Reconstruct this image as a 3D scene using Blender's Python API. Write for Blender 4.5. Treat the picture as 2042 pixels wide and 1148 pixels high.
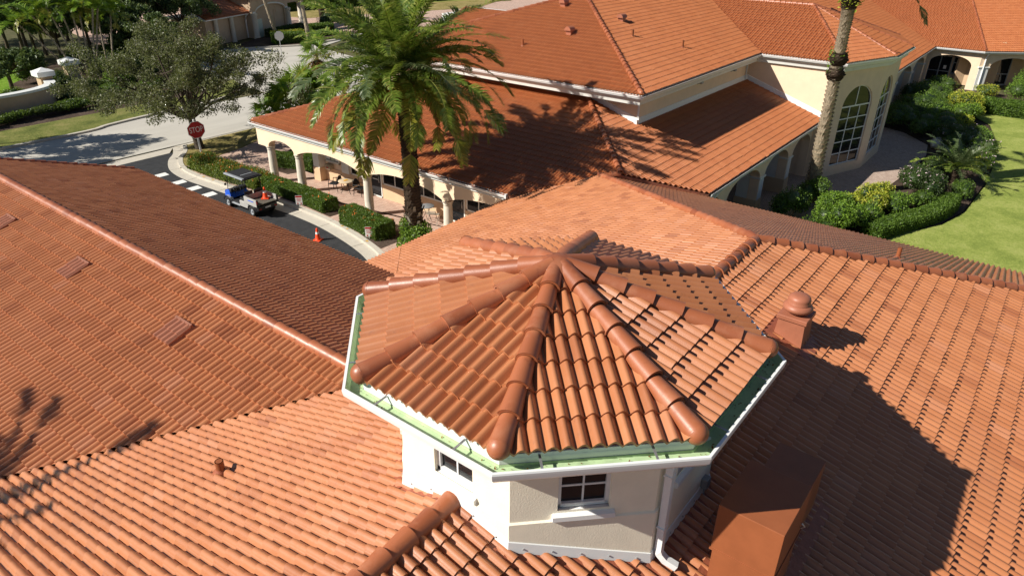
import bpy, bmesh, math, random
import numpy as np
from mathutils import Matrix, Vector
R = math.radians
for o in list(bpy.data.objects): bpy.data.objects.remove(o)
rng = np.random.default_rng(7); random.seed(7)
sc = bpy.context.scene; COL = sc.collection

# ------------------------------------------------------------------ camera, sky, sun, exposure
CAM = np.array([-6.516, -4.309, 13.810]); HEAD = R(37.7); PITCH = R(28.0715); ROLL = R(0.604); FPX = 1389.6/2042
cd = bpy.data.cameras.new('camera'); cam = bpy.data.objects.new('camera', cd); COL.objects.link(cam)
cd.sensor_width = 36; cd.lens = FPX*36; cd.clip_end = 2000; cd.clip_start = .1
cam.matrix_world = (Matrix.Translation(Vector(CAM)) @ Matrix.Rotation(HEAD-R(90), 4, 'Z')
                    @ Matrix.Rotation(R(90)-PITCH, 4, 'X') @ Matrix.Rotation(ROLL, 4, 'Z'))
sc.camera = cam
SUN_AZ, SUN_EL = R(145.7), R(36.6)
world = bpy.data.worlds.new('World'); sc.world = world; world.use_nodes = True
nt = world.node_tree; nt.nodes.clear()
sky = nt.nodes.new('ShaderNodeTexSky'); sky.sky_type = 'NISHITA'; sky.sun_disc = False
sky.air_density = .8; sky.dust_density = .3; sky.sun_elevation = SUN_EL; sky.sun_rotation = R(90)-SUN_AZ
bg = nt.nodes.new('ShaderNodeBackground'); bg.inputs[1].default_value = .05
wo = nt.nodes.new('ShaderNodeOutputWorld'); nt.links.new(sky.outputs[0], bg.inputs[0]); nt.links.new(bg.outputs[0], wo.inputs[0])
sl = bpy.data.lights.new('sun', 'SUN'); sl.energy = 5.0; sl.angle = R(.5); sl.color = (1, .945, .85)
so = bpy.data.objects.new('sun', sl); COL.objects.link(so); so.location = (0, 0, 60)
sdir = Vector((math.cos(SUN_AZ)*math.cos(SUN_EL), math.sin(SUN_AZ)*math.cos(SUN_EL), math.sin(SUN_EL)))
so.rotation_euler = sdir.to_track_quat('Z', 'Y').to_euler()
sc.view_settings.view_transform = 'Standard'; sc.view_settings.look = 'None'
sc.view_settings.exposure = .46; sc.view_settings.gamma = 1; sc.view_settings.use_curve_mapping = False
sc.render.engine = 'CYCLES'

# projection used only to decide which repeats lie inside the view
_f = np.array([math.cos(HEAD)*math.cos(PITCH), math.sin(HEAD)*math.cos(PITCH), -math.sin(PITCH)])
_r = np.array([math.sin(HEAD), -math.cos(HEAD), 0]); _u = np.cross(_r, _f)
def project(P):
    P = np.atleast_2d(P)-CAM; d = P@_f; d = np.where(d < .1, .1, d)
    return np.stack([.5+FPX*(P@_r)/d, .5-FPX*(P@_u)/d*2042/1148, P@_f], 1)

# ------------------------------------------------------------------ materials
MAT = {}
def nmat(name): 
    m = bpy.data.materials.new(name); m.use_nodes = True; n = m.node_tree; b = n.nodes['Principled BSDF']; MAT[name] = m
    return m, n, b
def node(n, t, **k):
    x = n.nodes.new(t)
    for a, v in k.items(): setattr(x, a, v)
    return x
def ramp(n, stops, interp='LINEAR'):
    r = n.nodes.new('ShaderNodeValToRGB'); r.color_ramp.interpolation = interp; e = r.color_ramp.elements
    e[0].position, e[0].color = stops[0][0], (*stops[0][1], 1); e[1].position, e[1].color = stops[-1][0], (*stops[-1][1], 1)
    for p, c in stops[1:-1]: x = e.new(p); x.color = (*c, 1)
    return r
def noise(n, scale, detail=4, rough=.6, coord='Object', stretch=None):
    tc = n.nodes.new('ShaderNodeTexCoord'); t = n.nodes.new('ShaderNodeTexNoise')
    t.inputs['Scale'].default_value = scale; t.inputs['Detail'].default_value = detail; t.inputs['Roughness'].default_value = rough
    if coord == 'World':
        g = n.nodes.new('ShaderNodeNewGeometry'); src = g.outputs['Position']
    else: src = tc.outputs[coord]
    if stretch:
        mp = n.nodes.new('ShaderNodeMapping'); mp.inputs['Scale'].default_value = stretch; n.links.new(src, mp.inputs[0]); src = mp.outputs[0]
    n.links.new(src, t.inputs['Vector']); return t
def mixc(n, a, b, fac, mode='MIX'):
    m = n.nodes.new('ShaderNodeMix'); m.data_type = 'RGBA'; m.blend_type = mode
    for s, v in ((m.inputs[6], a), (m.inputs[7], b)):
        if hasattr(v, 'links'): n.links.new(v, s)
        else: s.default_value = (*v, 1)
    if hasattr(fac, 'links'): n.links.new(fac, m.inputs[0])
    else: m.inputs[0].default_value = fac
    return m.outputs[2]
def bump(n, b, h, strength=.3, dist=.02):
    x = n.nodes.new('ShaderNodeBump'); x.inputs['Strength'].default_value = strength; x.inputs['Distance'].default_value = dist
    n.links.new(h, x.inputs['Height']); n.links.new(x.outputs[0], b.inputs['Normal'])
def mathn(n, op, a, b=0.):
    m = n.nodes.new('ShaderNodeMath'); m.operation = op
    for s, v in ((m.inputs[0], a), (m.inputs[1], b)):
        if hasattr(v, 'links'): n.links.new(v, s)
        else: s.default_value = v
    return m.outputs[0]
def island_rand(n):
    g = n.nodes.new('ShaderNodeNewGeometry'); o = n.nodes.new('ShaderNodeObjectInfo')
    return mathn(n, 'FRACT', mathn(n, 'ADD', g.outputs['Random Per Island'], o.outputs['Random']))
def tile_mat(name, stops, rough=.45, dark=(.10, .035, .018), pale=(.58, .28, .15), k=1.):
    m, n, b = nmat(name)
    rr = ramp(n, stops); n.links.new(island_rand(n), rr.inputs[0])
    big = noise(n, .35, 3, .55, 'World'); st = noise(n, 9, 6, .7, 'World'); fine = noise(n, 70, 3, .6, 'World'); mid = noise(n, 2.2, 4, .65, 'World')
    c = mixc(n, rr.outputs[0], pale, mathn(n, 'MULTIPLY', ramp_out(n, mid, .52, .8), .22*k))
    c = mixc(n, c, dark, mathn(n, 'MULTIPLY', ramp_out(n, st, .58, .8), .4*k))
    c = mixc(n, c, dark, mathn(n, 'MULTIPLY', ramp_out(n, big, .52, .75), .14))
    c = mixc(n, c, pale, mathn(n, 'MULTIPLY', ramp_out(n, fine, .62, .8), .25))
    n.links.new(c, b.inputs['Base Color'])
    ro = mathn(n, 'ADD', mathn(n, 'MULTIPLY', st.outputs[0], .35), rough-.15); n.links.new(ro, b.inputs['Roughness'])
    b.inputs['Specular IOR Level'].default_value = .6
    bump(n, b, fine.outputs[0], .25, .004)
    return m
def ramp_out(n, tex, lo, hi):
    r = n.nodes.new('ShaderNodeMapRange'); r.inputs[1].default_value = lo; r.inputs[2].default_value = hi; n.links.new(tex.outputs[0], r.inputs[0]); return r.outputs[0]
def plain(name, col, rough=.5, var=.12, scale=6, bumps=0, bscale=60, metal=0, spec=.4, bdist=.01, dirt=0):
    m, n, b = nmat(name)
    t = noise(n, scale, 5, .65, 'World')
    lo = tuple(c*(1-var) for c in col); hi = tuple(min(1, c*(1+var)) for c in col)
    r = ramp(n, [(.3, lo), (.7, hi)]); n.links.new(t.outputs[0], r.inputs[0]); c = r.outputs[0]
    if dirt:
        d = noise(n, 1.3, 6, .75, 'World', (1, 1, .3)); c = mixc(n, c, tuple(x*.45 for x in col), mathn(n, 'MULTIPLY', ramp_out(n, d, .55, .8), dirt))
    n.links.new(c, b.inputs['Base Color']); b.inputs['Roughness'].default_value = rough; b.inputs['Metallic'].default_value = metal
    b.inputs['Specular IOR Level'].default_value = spec
    if bumps:
        t2 = noise(n, bscale, 3, .6, 'World'); bump(n, b, t2.outputs[0], bumps, bdist)
    return m
def leaf_mat(name, stops, trans=.3, rough=.45, spec=.35):
    m, n, b = nmat(name); rr = ramp(n, stops); n.links.new(island_rand(n), rr.inputs[0])
    n.links.new(rr.outputs[0], b.inputs['Base Color']); b.inputs['Roughness'].default_value = rough; b.inputs['Specular IOR Level'].default_value = spec
    tr = n.nodes.new('ShaderNodeBsdfTranslucent'); mx = n.nodes.new('ShaderNodeMixShader'); mx.inputs[0].default_value = trans
    c = mixc(n, rr.outputs[0], (.35, .45, .05), .35); n.links.new(c, tr.inputs[0])
    n.links.new(b.outputs[0], mx.inputs[1]); n.links.new(tr.outputs[0], mx.inputs[2])
    n.links.new(mx.outputs[0], n.nodes['Material Output'].inputs[0]); return m

TILE_STOPS = [(0, (.33, .112, .046)), (.05, (.39, .14, .056)), (.35, (.435, .162, .065)), (.7, (.47, .182, .077)), (.95, (.42, .155, .066)), (1, (.48, .20, .10))]
tile_mat('tile', TILE_STOPS, .37)
tile_mat('tile_far', [(0, (.375, .12, .042)), (.4, (.405, .134, .047)), (.75, (.43, .148, .054)), (1, (.39, .127, .046))], .42)
tile_mat('cap', [(0, (.25, .07, .028)), (.4, (.35, .108, .044)), (.8, (.38, .12, .05)), (1, (.30, .09, .038))], .40, (.2, .05, .02), (.55, .27, .16), 2.)
plain('deck', (.26, .1, .06), .7, .2)
plain('brown_metal', (.29, .092, .036), .42, .1, 3, .12, 140, 0, .4, .003, .25)
plain('vent_clay', (.36, .128, .072), .45, .1, 4, .05, 120)
plain('vent_pink', (.37, .145, .085), .55, .12)
plain('apron', (.30, .092, .048), .4, .2, 7, .35, 18, 0, .4, .02)
plain('stucco_cream', (.92, .845, .68), .75, .05, 2.5, .3, 55, 0, .2, .012, .1)
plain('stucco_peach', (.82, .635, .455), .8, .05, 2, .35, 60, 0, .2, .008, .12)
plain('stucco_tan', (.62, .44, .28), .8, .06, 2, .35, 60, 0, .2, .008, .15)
plain('stucco_wall', (.55, .41, .28), .85, .08, 1.5, .5, 40, 0, .2, .012, .2)
plain('column', (.66, .60, .50), .7, .06, 8, .2, 80, 0, .2, .004, .12)
plain('white', (.80, .81, .80), .35, .03, 3, 0, 60, 0, .5, .01, .08)
plain('offwhite', (.72, .72, .68), .5, .05, 3, 0, 60, 0, .4, .01, .2)
plain('gutter_green', (.44, .58, .33), .45, .15, 5, 0, 60, 0, .4, .01, .75)
plain('zinc', (.45, .46, .47), .35, .1, 20, 0, 60, .7)
plain('greybox', (.23, .24, .25), .5)
plain('black', (.015, .015, .016), .45)
plain('blackmat', (.02, .02, .022), .65)
plain('rubber', (.018, .018, .018), .8, .2, 20, .2, 60)
plain('blue', (.01, .09, .55), .28)
plain('cartgrey', (.30, .32, .34), .4)
plain('cartwhite', (.42, .41, .39), .35, .05, 4, 0, 60, 0, .5, .01, .2)
plain('bedliner', (.10, .09, .07), .75, .35, 14, .3, 40)
plain('cone', (.85, .07, .012), .5)
plain('signred', (.45, .015, .02), .4)
plain('signwhite', (.82, .82, .8), .4)
plain('galv', (.55, .56, .57), .4, .1, 10, 0, 60, .5)
plain('stone', (.62, .58, .5), .8, .1, 6, .5, 14, 0, .2, .05)
plain('tabletop', (.55, .45, .32), .6, .12, 20)
plain('bark', (.11, .085, .06), .9, .35, 9, .9, 16, 0, .1, .05)
plain('oakbark', (.075, .06, .045), .9, .35, 9, .9, 14, 0, .1, .05)
plain('palmbark', (.40, .33, .235), .9, .4, 14, .9, 22, 0, .1, .04)
plain('palmbark_dark', (.085, .06, .042), .9, .4, 14, .9, 22, 0, .1, .04)
plain('boot', (.36, .32, .26), .85, .35, 20)
plain('stem', (.33, .27, .2), .8, .25, 12)
plain('kerb', (.52, .48, .41), .8, .07, 3, .25, 50, 0, .2, .004, .25)
plain('paint', (.78, .78, .75), .6, .06, 12, 0, 60, 0, .3, .01, .25)
plain('yellow_paint', (.6, .33, .05), .6, .1)
plain('asphalt', (.034, .035, .038), .8, .3, 2.5, .4, 90, 0, .3, .006, .5)
plain('tan_door', (.55, .6, .5), .5)
plain('paper', (.8, .8, .78), .6)
m, n, b = nmat('glass'); b.inputs['Base Color'].default_value = (.012, .014, .016, 1); b.inputs['Roughness'].default_value = .04; b.inputs['Specular IOR Level'].default_value = .3
m, n, b = nmat('windscreen'); b.inputs['Base Color'].default_value = (.7, .75, .75, 1); b.inputs['Roughness'].default_value = .05; b.inputs['Alpha'].default_value = .25
# road
m, n, b = nmat('road'); t = noise(n, .5, 5, .6, 'World', (.25, 1, 1)); f = noise(n, 45, 3, .7, 'World')
r1 = ramp(n, [(.3, (.44, .415, .365)), (.7, (.53, .5, .44))]); n.links.new(t.outputs[0], r1.inputs[0])
c = mixc(n, r1.outputs[0], (.3, .28, .25), mathn(n, 'MULTIPLY', ramp_out(n, f, .55, .75), .5)); n.links.new(c, b.inputs['Base Color']); b.inputs['Roughness'].default_value = .85
bump(n, b, f.outputs[0], .3, .01)
# pavers
def paver_mat(name, c1, c2, mortar, ang):
    m, n, b = nmat(name); g = n.nodes.new('ShaderNodeNewGeometry'); mp = n.nodes.new('ShaderNodeMapping'); mp.inputs['Rotation'].default_value = (0, 0, ang)
    br = n.nodes.new('ShaderNodeTexBrick'); br.inputs['Scale'].default_value = 1; br.inputs['Brick Width'].default_value = .22; br.inputs['Row Height'].default_value = .11
    br.inputs['Mortar Size'].default_value = .006; br.inputs['Color1'].default_value = (*c1, 1); br.inputs['Color2'].default_value = (*c2, 1); br.inputs['Mortar'].default_value = (*mortar, 1); br.inputs['Bias'].default_value = 0
    n.links.new(g.outputs['Position'], mp.inputs[0]); n.links.new(mp.outputs[0], br.inputs[0])
    t = noise(n, 2.2, 5, .7, 'World'); c = mixc(n, br.outputs[0], (.25, .18, .14), mathn(n, 'MULTIPLY', ramp_out(n, t, .5, .8), .5))
    n.links.new(c, b.inputs['Base Color']); b.inputs['Roughness'].default_value = .85; bump(n, b, br.outputs['Fac'], -.4, .01)
paver_mat('paver_pink', (.60, .43, .34), (.48, .31, .24), (.26, .2, .16), R(20))
paver_mat('paver_grey', (.52, .40, .33), (.42, .31, .25), (.22, .17, .14), R(-30))
# grass, mulch
def grass_mat(name, a, bb, c3):
    m, n, b = nmat(name); t = noise(n, .5, 5, .7, 'World'); f = noise(n, 7, 5, .85, 'World'); g2 = noise(n, 30, 3, .8, 'World')
    r1 = ramp(n, [(.40, a), (.5, bb), (.60, c3)]); n.links.new(mathn(n, 'ADD', mathn(n, 'MULTIPLY', t.outputs[0], .5), mathn(n, 'MULTIPLY', f.outputs[0], .5)), r1.inputs[0])
    c = mixc(n, r1.outputs[0], tuple(x*.35 for x in a), mathn(n, 'MULTIPLY', ramp_out(n, g2, .5, .75), .6))
    n.links.new(c, b.inputs['Base Color']); b.inputs['Roughness'].default_value = .9; b.inputs['Specular IOR Level'].default_value = .1; bump(n, b, f.outputs[0], .8, .06)
grass_mat('lawn', (.19, .245, .05), (.29, .345, .075), (.40, .42, .13))
grass_mat('lawn_bright', (.10, .20, .018), (.16, .28, .025), (.2, .32, .04))
grass_mat('dry_grass', (.16, .15, .04), (.30, .24, .09), (.38, .30, .14))
grass_mat('verge', (.09, .11, .03), (.16, .18, .045), (.27, .24, .09))  # roadside grass: tree shade put into the darker colour, tan is its own
grass_mat('mulch', (.05, .035, .025), (.085, .06, .045), (.14, .1, .08))
grass_mat('ground', (.07, .075, .03), (.11, .11, .05), (.16, .13, .08))
# foliage
leaf_mat('leaf_hedge', [(0, (.045, .09, .012)), (.5, (.085, .155, .018)), (1, (.15, .24, .035))])
leaf_mat('leaf_ixora', [(0, (.06, .1, .012)), (.5, (.12, .17, .02)), (1, (.22, .26, .04))])
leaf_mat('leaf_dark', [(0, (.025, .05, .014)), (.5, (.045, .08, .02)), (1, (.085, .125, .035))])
leaf_mat('leaf_bright', [(0, (.07, .15, .015)), (.5, (.14, .25, .022)), (1, (.24, .36, .05))])
leaf_mat('leaf_yellow', [(0, (.18, .26, .02)), (.5, (.36, .4, .03)), (1, (.58, .54, .09))])
leaf_mat('leaf_oak', [(0, (.065, .078, .028)), (.5, (.12, .13, .05)), (.85, (.18, .185, .09)), (1, (.27, .26, .18))], .25)
leaf_mat('leaf_oak2', [(0, (.04, .075, .022)), (.5, (.075, .12, .035)), (1, (.15, .2, .08))], .2)
leaf_mat('frond', [(0, (.065, .12, .016)), (.45, (.12, .195, .026)), (.8, (.22, .285, .045)), (1, (.38, .38, .11))], .38, .34, .5)
leaf_mat('frond_yellow', [(0, (.13, .17, .02)), (.5, (.25, .26, .03)), (1, (.4, .34, .06))], .3, .4, .5)
leaf_mat('frond_bright', [(0, (.08, .17, .012)), (.5, (.15, .27, .02)), (1, (.28, .38, .035))], .3, .4, .5)
leaf_mat('frond_grey', [(0, (.05, .085, .03)), (.5, (.09, .13, .05)), (1, (.15, .18, .08))], .25, .4, .5)
leaf_mat('frond_dead', [(0, (.14, .06, .025)), (.5, (.25, .11, .04)), (1, (.36, .18, .08))], .15, .8, .1)
leaf_mat('flower_orange', [(0, (.8, .17, .03)), (1, (.85, .3, .08))], .2)
leaf_mat('flower_pink', [(0, (.7, .5, .55)), (1, (.85, .7, .74))], .2)

# ------------------------------------------------------------------ object helpers
def thing(name, label, cat, loc=(0, 0, 0), group=None, rotz=0):
    o = bpy.data.objects.new(name, None); COL.objects.link(o); o.location = loc; o.rotation_euler = (0, 0, rotz); o.empty_display_size = .2
    o['label'] = label; o['category'] = cat
    if group: o['group'] = group
    o['_loc'] = [float(x) for x in loc]
    return o
def tag(o, label, cat, group=None):
    o['label'] = label; o['category'] = cat
    if group: o['group'] = group
    return o
def link(name, me, mats=None, parent=None, world=True):
    """child meshes of an Empty are written in world coordinates unless world=False"""
    if mats:
        for x in (mats if isinstance(mats, (list, tuple)) else [mats]): me.materials.append(MAT[x] if isinstance(x, str) else x)
    o = bpy.data.objects.new(name, me); COL.objects.link(o)
    if parent is not None:
        o.parent = parent
        if world and parent.type == 'EMPTY': o.matrix_parent_inverse = Matrix.Translation(-Vector(parent['_loc']))
    return o
def struct(o): o['kind'] = 'structure'; return o
def stuff(o): o['kind'] = 'stuff'; return o
def npmesh(name, V, F, smooth=False, smask=None):
    V = np.asarray(V, np.float32); F = np.asarray(F, np.int32); k = F.shape[1]; me = bpy.data.meshes.new(name)
    me.vertices.add(len(V)); me.vertices.foreach_set('co', V.ravel()); me.loops.add(F.size); me.loops.foreach_set('vertex_index', F.ravel())
    me.polygons.add(len(F)); me.polygons.foreach_set('loop_start', np.arange(0, F.size, k, dtype=np.int32)); me.polygons.foreach_set('loop_total', np.full(len(F), k, np.int32))
    me.update(calc_edges=True); me.validate()
    s = smask if smask is not None else np.full(len(F), bool(smooth)); me.polygons.foreach_set('use_smooth', np.asarray(s, bool)); return me
class MB:
    def __init__(s): s.v = []; s.f = []; s.m = []; s.sm = []; s.cur = 0
    def add(s, vs, fs, smooth=False):
        o = len(s.v); s.v += [tuple(map(float, x)) for x in vs]; s.f += [tuple(i+o for i in f) for f in fs]; s.m += [s.cur]*len(fs); s.sm += [smooth]*len(fs); return s
    def box(s, x0, x1, y0, y1, z0, z1, M=None):
        vs = [(x, y, z) for z in (z0, z1) for y in (y0, y1) for x in (x0, x1)]
        if M is not None: vs = [M @ Vector(p) for p in vs]
        return s.add(vs, [(0, 2, 3, 1), (4, 5, 7, 6), (0, 1, 5, 4), (2, 6, 7, 3), (0, 4, 6, 2), (1, 3, 7, 5)])
    def bbox(s, x0, x1, y0, y1, z0, z1, e=.02, M=None):
        """box with chamfered edges"""
        bm = bmesh.new(); bmesh.ops.create_cube(bm, size=1)
        for v in bm.verts: v.co = Vector(((x0+x1)/2+v.co.x*(x1-x0), (y0+y1)/2+v.co.y*(y1-y0), (z0+z1)/2+v.co.z*(z1-z0)))
        bmesh.ops.bevel(bm, geom=bm.edges[:], offset=e, segments=2, affect='EDGES', profile=.5); bm.verts.ensure_lookup_table()
        vs = [(M @ v.co if M is not None else v.co) for v in bm.verts]; fs = [[v.index for v in f.verts] for f in bm.faces]; bm.free(); return s.add(vs, fs)
    def tube(s, pts, rad, n=8, caps=True, smooth=True):
        pts = [Vector(p) for p in pts]; rad = rad if hasattr(rad, '__len__') else [rad]*len(pts); rings = []
        for i, p in enumerate(pts):
            d = (pts[min(i+1, len(pts)-1)]-pts[max(i-1, 0)]).normalized(); a = d.orthogonal().normalized() if i == 0 else (a-d*a.dot(d)).normalized(); b = d.cross(a)
            rings.append([p+(a*math.cos(2*math.pi*k/n)+b*math.sin(2*math.pi*k/n))*rad[i] for k in range(n)])
        vs = [q for r_ in rings for q in r_]; fs = [(i*n+k, i*n+(k+1) % n, (i+1)*n+(k+1) % n, (i+1)*n+k) for i in range(len(pts)-1) for k in range(n)]
        s.add(vs, fs, smooth)
        if caps: s.add(rings[0], [tuple(range(n-1, -1, -1))]); s.add(rings[-1], [tuple(range(n))])
        return s
    def lathe(s, c, prof, n=20, smooth=True):
        vs = [(c[0]+r_*math.cos(2*math.pi*k/n), c[1]+r_*math.sin(2*math.pi*k/n), c[2]+z) for r_, z in prof for k in range(n)]
        fs = [(i*n+k, i*n+(k+1) % n, (i+1)*n+(k+1) % n, (i+1)*n+k) for i in range(len(prof)-1) for k in range(n)]
        s.add(vs, fs, smooth)
        if prof[-1][0] > 1e-4: s.add([vs[(len(prof)-1)*n+k] for k in range(n)], [tuple(range(n))])
        return s
    def prism(s, poly, z0, z1):
        """poly: 2D list; z0,z1 numbers or callables of (x,y)"""
        g = lambda z, p: z(*p) if callable(z) else z
        A = sum(poly[i][0]*poly[(i+1) % len(poly)][1]-poly[(i+1) % len(poly)][0]*poly[i][1] for i in range(len(poly)))
        if A < 0: poly = poly[::-1]
        k = len(poly); vs = [(p[0], p[1], g(z0, p)) for p in poly]+[(p[0], p[1], g(z1, p)) for p in poly]
        return s.add(vs, [tuple(range(k-1, -1, -1)), tuple(range(k, 2*k))]+[(i, (i+1) % k, k+(i+1) % k, k+i) for i in range(k)])
    def build(s, name, mats, parent=None, world=True, bevel=0):
        me = bpy.data.meshes.new(name); me.from_pydata(s.v, [], s.f); me.update()
        me.polygons.foreach_set('material_index', s.m); me.polygons.foreach_set('use_smooth', s.sm)
        return link(name, me, mats, parent, world)
def sheet(name, poly, z, mat, kind='structure'):
    m = MB(); m.prism(poly, z-.05, z); o = m.build(name, mat); o['kind'] = kind; return o
def smooth_line(P, k=6):
    P = [np.array(p, float) for p in P]; out = []
    for i in range(len(P)-1):
        p0, p1, p2, p3 = P[max(i-1, 0)], P[i], P[i+1], P[min(i+2, len(P)-1)]
        for j in range(k):
            t = j/k; out.append(.5*((2*p1)+(-p0+p2)*t+(2*p0-5*p1+4*p2-p3)*t*t+(-p0+3*p1-3*p2+p3)*t**3))
    out.append(P[-1]); return out
def offset_line(P, d):
    P = np.array(P); t = np.gradient(P, axis=0); t /= np.linalg.norm(t, axis=1)[:, None]; return P+np.stack([t[:, 1], -t[:, 0]], 1)*d

def leaf_quads(C, size, up=.5, aspect=.5, r=None, aim=None):
    """diamond leaves at points C"""
    r = r or rng; n = len(C); d = r.normal(size=(n, 3))
    if aim is not None: d = d+aim*1.6
    d /= np.linalg.norm(d, axis=1)[:, None]; nn = r.normal(size=(n, 3)); nn[:, 2] += up*2
    s_ = np.cross(d, nn); s_ /= np.linalg.norm(s_, axis=1)[:, None]+1e-9; sz = size*r.uniform(.6, 1.35, (n, 1)); fold = np.cross(s_, d)*sz*.12
    V = np.stack([C-d*sz*.5, C+s_*sz*aspect*.5+fold, C+d*sz*.5, C-s_*sz*aspect*.5+fold], 1).reshape(-1, 3)
    return V, np.arange(4*n).reshape(-1, 4)
# ------------------------------------------------------------------ tiled roofs
TW, TL, TE = .31, .392, .355
def tile_arrays(nseg, h=.073, step=.042, thick=.037):
    n = 2*nseg; x = np.linspace(0, TW, n+1); p = h*(.5-.5*np.cos(2*np.pi*x/(TW/2)))**.66
    top = [np.stack([x, np.full(n+1, y), p+step*(1-y/TL)], 1) for y in (0, TL)]
    fr = [np.stack([x, np.full(n+1, 0.), p+step-d], 1) for d in (0, thick)]
    V = np.concatenate(top+fr); i = np.arange(n)
    F = np.concatenate([np.stack([i, i+1, n+2+i, n+1+i], 1), np.stack([2*n+2+i, 3*n+3+i, 3*n+4+i, 2*n+3+i], 1)])
    return V, F, np.concatenate([np.ones(n, bool), np.zeros(n, bool)])
TILE = {4: tile_arrays(4, .09), 5: tile_arrays(5, .082), 8: tile_arrays(8, .076)}
CUP_HULL = [(681, 778), (712, 588), (915, 490), (1190, 466), (1430, 553), (1572, 717), (1420, 925), (1330, 1112), (1010, 1102), (790, 968)]
def in_hull(xy):
    P = np.array(CUP_HULL)/[2042, 1148]; ok = np.ones(len(xy), bool)
    for i in range(len(P)):
        a, b_ = P[i], P[(i+1) % len(P)]; ok &= ((b_[0]-a[0])*(xy[:, 1]-a[1])-(b_[1]-a[1])*(xy[:, 0]-a[0])) > 0
    return ok
def halfplanes(poly):
    A = sum(poly[i][0]*poly[(i+1) % len(poly)][1]-poly[(i+1) % len(poly)][0]*poly[i][1] for i in range(len(poly)))
    if A < 0: poly = poly[::-1]
    H = []
    for i in range(len(poly)):
        a = np.array(poly[i], float); b_ = np.array(poly[(i+1) % len(poly)], float); t = b_-a; L = np.linalg.norm(t)
        if L < 1e-6: continue
        H.append((a, np.array([t[1], -t[0]])/L))         # outward normal
    return H
class Roof:
    """collects the slopes of one building and lays the tiles"""
    def __init__(s, th, mat, seg, margin=.1, clear=None): s.th = th; s.mat = mat; s.seg = seg; s.cand = []; s.slopes = []; s.margin = margin; s.clear = clear
    def slope(s, D, T, de, ze, poly, name='roof_slope', cull=True, deckpoly=None):
        D = np.array(D, float); D /= np.linalg.norm(D); E = np.array([-D[1], D[0]]); ca = 1/math.hypot(1, T); sa = T*ca
        zf = lambda p: ze+T*(de-np.asarray(p)@D)
        dk = MB(); ext = [tuple(p) for p in (deckpoly or poly)]
        dk.prism(ext, lambda x, y: float(zf(np.array([x, y])))-.14, lambda x, y: float(zf(np.array([x, y])))-.012); deck = dk.build(name, ['deck'], s.th)
        x3 = np.array([*E, 0]); y3 = np.array([-D[0]*ca, -D[1]*ca, sa]); z3 = np.cross(x3, y3)
        P = np.array(poly, float); smin, smax = (P@E).min(), (P@E).max(); dmin = (P@D).min()
        rows = int((de-dmin)/(TE*ca))+1; cols = int((smax-smin)/TW)+2
        ii, jj = np.meshgrid(np.arange(rows), np.arange(cols), indexing='ij'); ii = ii.ravel(); jj = jj.ravel()
        shift = rng.integers(0, 2, rows)*.5
        s0 = smin-TW+(jj+shift[ii])*TW; d0 = de-ii*TE*ca
        o2 = np.outer(s0, E)+np.outer(d0, D); org = np.column_stack([o2, ze+T*(de-d0)])
        cor = [o2+a*TW*E[None]-b_*TL*ca*D[None] for a in (0, 1) for b_ in (0, 1)]; cen = o2+.5*TW*E-.5*TE*ca*D
        H = halfplanes(list(map(tuple, poly))); full = np.ones(len(o2), bool); part = np.ones(len(o2), bool)
        for a, nn in H:
            eave = nn@D > .999 and abs(a@D-de) < .3
            if eave: continue
            dd = np.stack([(c-a)@nn for c in cor]); full &= dd.max(0) < 0; part &= dd.min(0) < 0
        pr = project(np.column_stack([cen, ze+T*(de-cen@D)])); mg = s.margin
        vis = (pr[:, 0] > -mg) & (pr[:, 0] < 1+mg) & (pr[:, 1] > -mg) & (pr[:, 1] < 1+mg) & (pr[:, 2] > .5)
        if cull: full &= vis; part &= vis
        if s.clear: k = np.hypot(cen[:, 0], cen[:, 1]) > s.clear; full &= k; part &= k
        part &= ~full
        sl_ = dict(deck=deck, B=np.stack([x3, y3, z3], 1), org=org, full=np.where(full)[0], part=np.where(part)[0], H=H, D=D, de=de, pr=pr); s.slopes.append(sl_); return sl_
    def place(s, sl_, idx, jit=1.):
        V, F, sm = TILE[s.seg]; B = sl_['B']; k = len(idx)
        W = V@B.T; out = W[None]+sl_['org'][idx][:, None, :]
        out = out+(rng.normal(0, .0022*jit, (k, 1, 1))*B[:, 2][None, None])
        out = out+((rng.normal(0, .006*jit, (k, 1, 1))*V[None, :, 0:1])*B[:, 2]) + np.where(rng.random((k, 1, 1)) < .012, rng.normal(-.03, .012, (k, 1, 1)), rng.normal(0, .004*jit, (k, 1, 1)))*B[:, 1]
        return out.reshape(-1, 3), (F[None]+(np.arange(k)*len(V))[:, None, None]).reshape(-1, 4), np.tile(sm, k)
    def cut_mesh(s, sl_, idx, name='tile'):
        V, F, sm = s.place(sl_, idx); me = npmesh(name, V, F, smask=sm); bm = bmesh.new(); bm.from_mesh(me)
        for a, nn in sl_['H']:
            if nn@sl_['D'] > .999 and abs(a@sl_['D']-sl_['de']) < .3: continue
            bmesh.ops.bisect_plane(bm, geom=bm.verts[:]+bm.edges[:]+bm.faces[:], plane_co=(*a, 0), plane_no=(*nn, 0), clear_outer=True, dist=1e-5)
        bm.to_mesh(me); bm.free(); return me
    def finish(s, n_ind, each_cut=False):
        allc = [(sl_['pr'][i, 2], k, i) for k, sl_ in enumerate(s.slopes) for i in sl_['full']
                if 0 < sl_['pr'][i, 0] < 1 and 0 < sl_['pr'][i, 1] < 1]
        if not each_cut and s.clear:
            allc = [c for c in allc if not in_hull(s.slopes[c[1]]['pr'][c[2]:c[2]+1, :2])[0]]
        allc.sort(); pick = {}
        for d, k, i in allc[:n_ind]: pick.setdefault(k, set()).add(i)
        V, F, sm = TILE[s.seg]; base = npmesh('tile', V, F, smask=sm); base.materials.append(MAT[s.mat])
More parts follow.
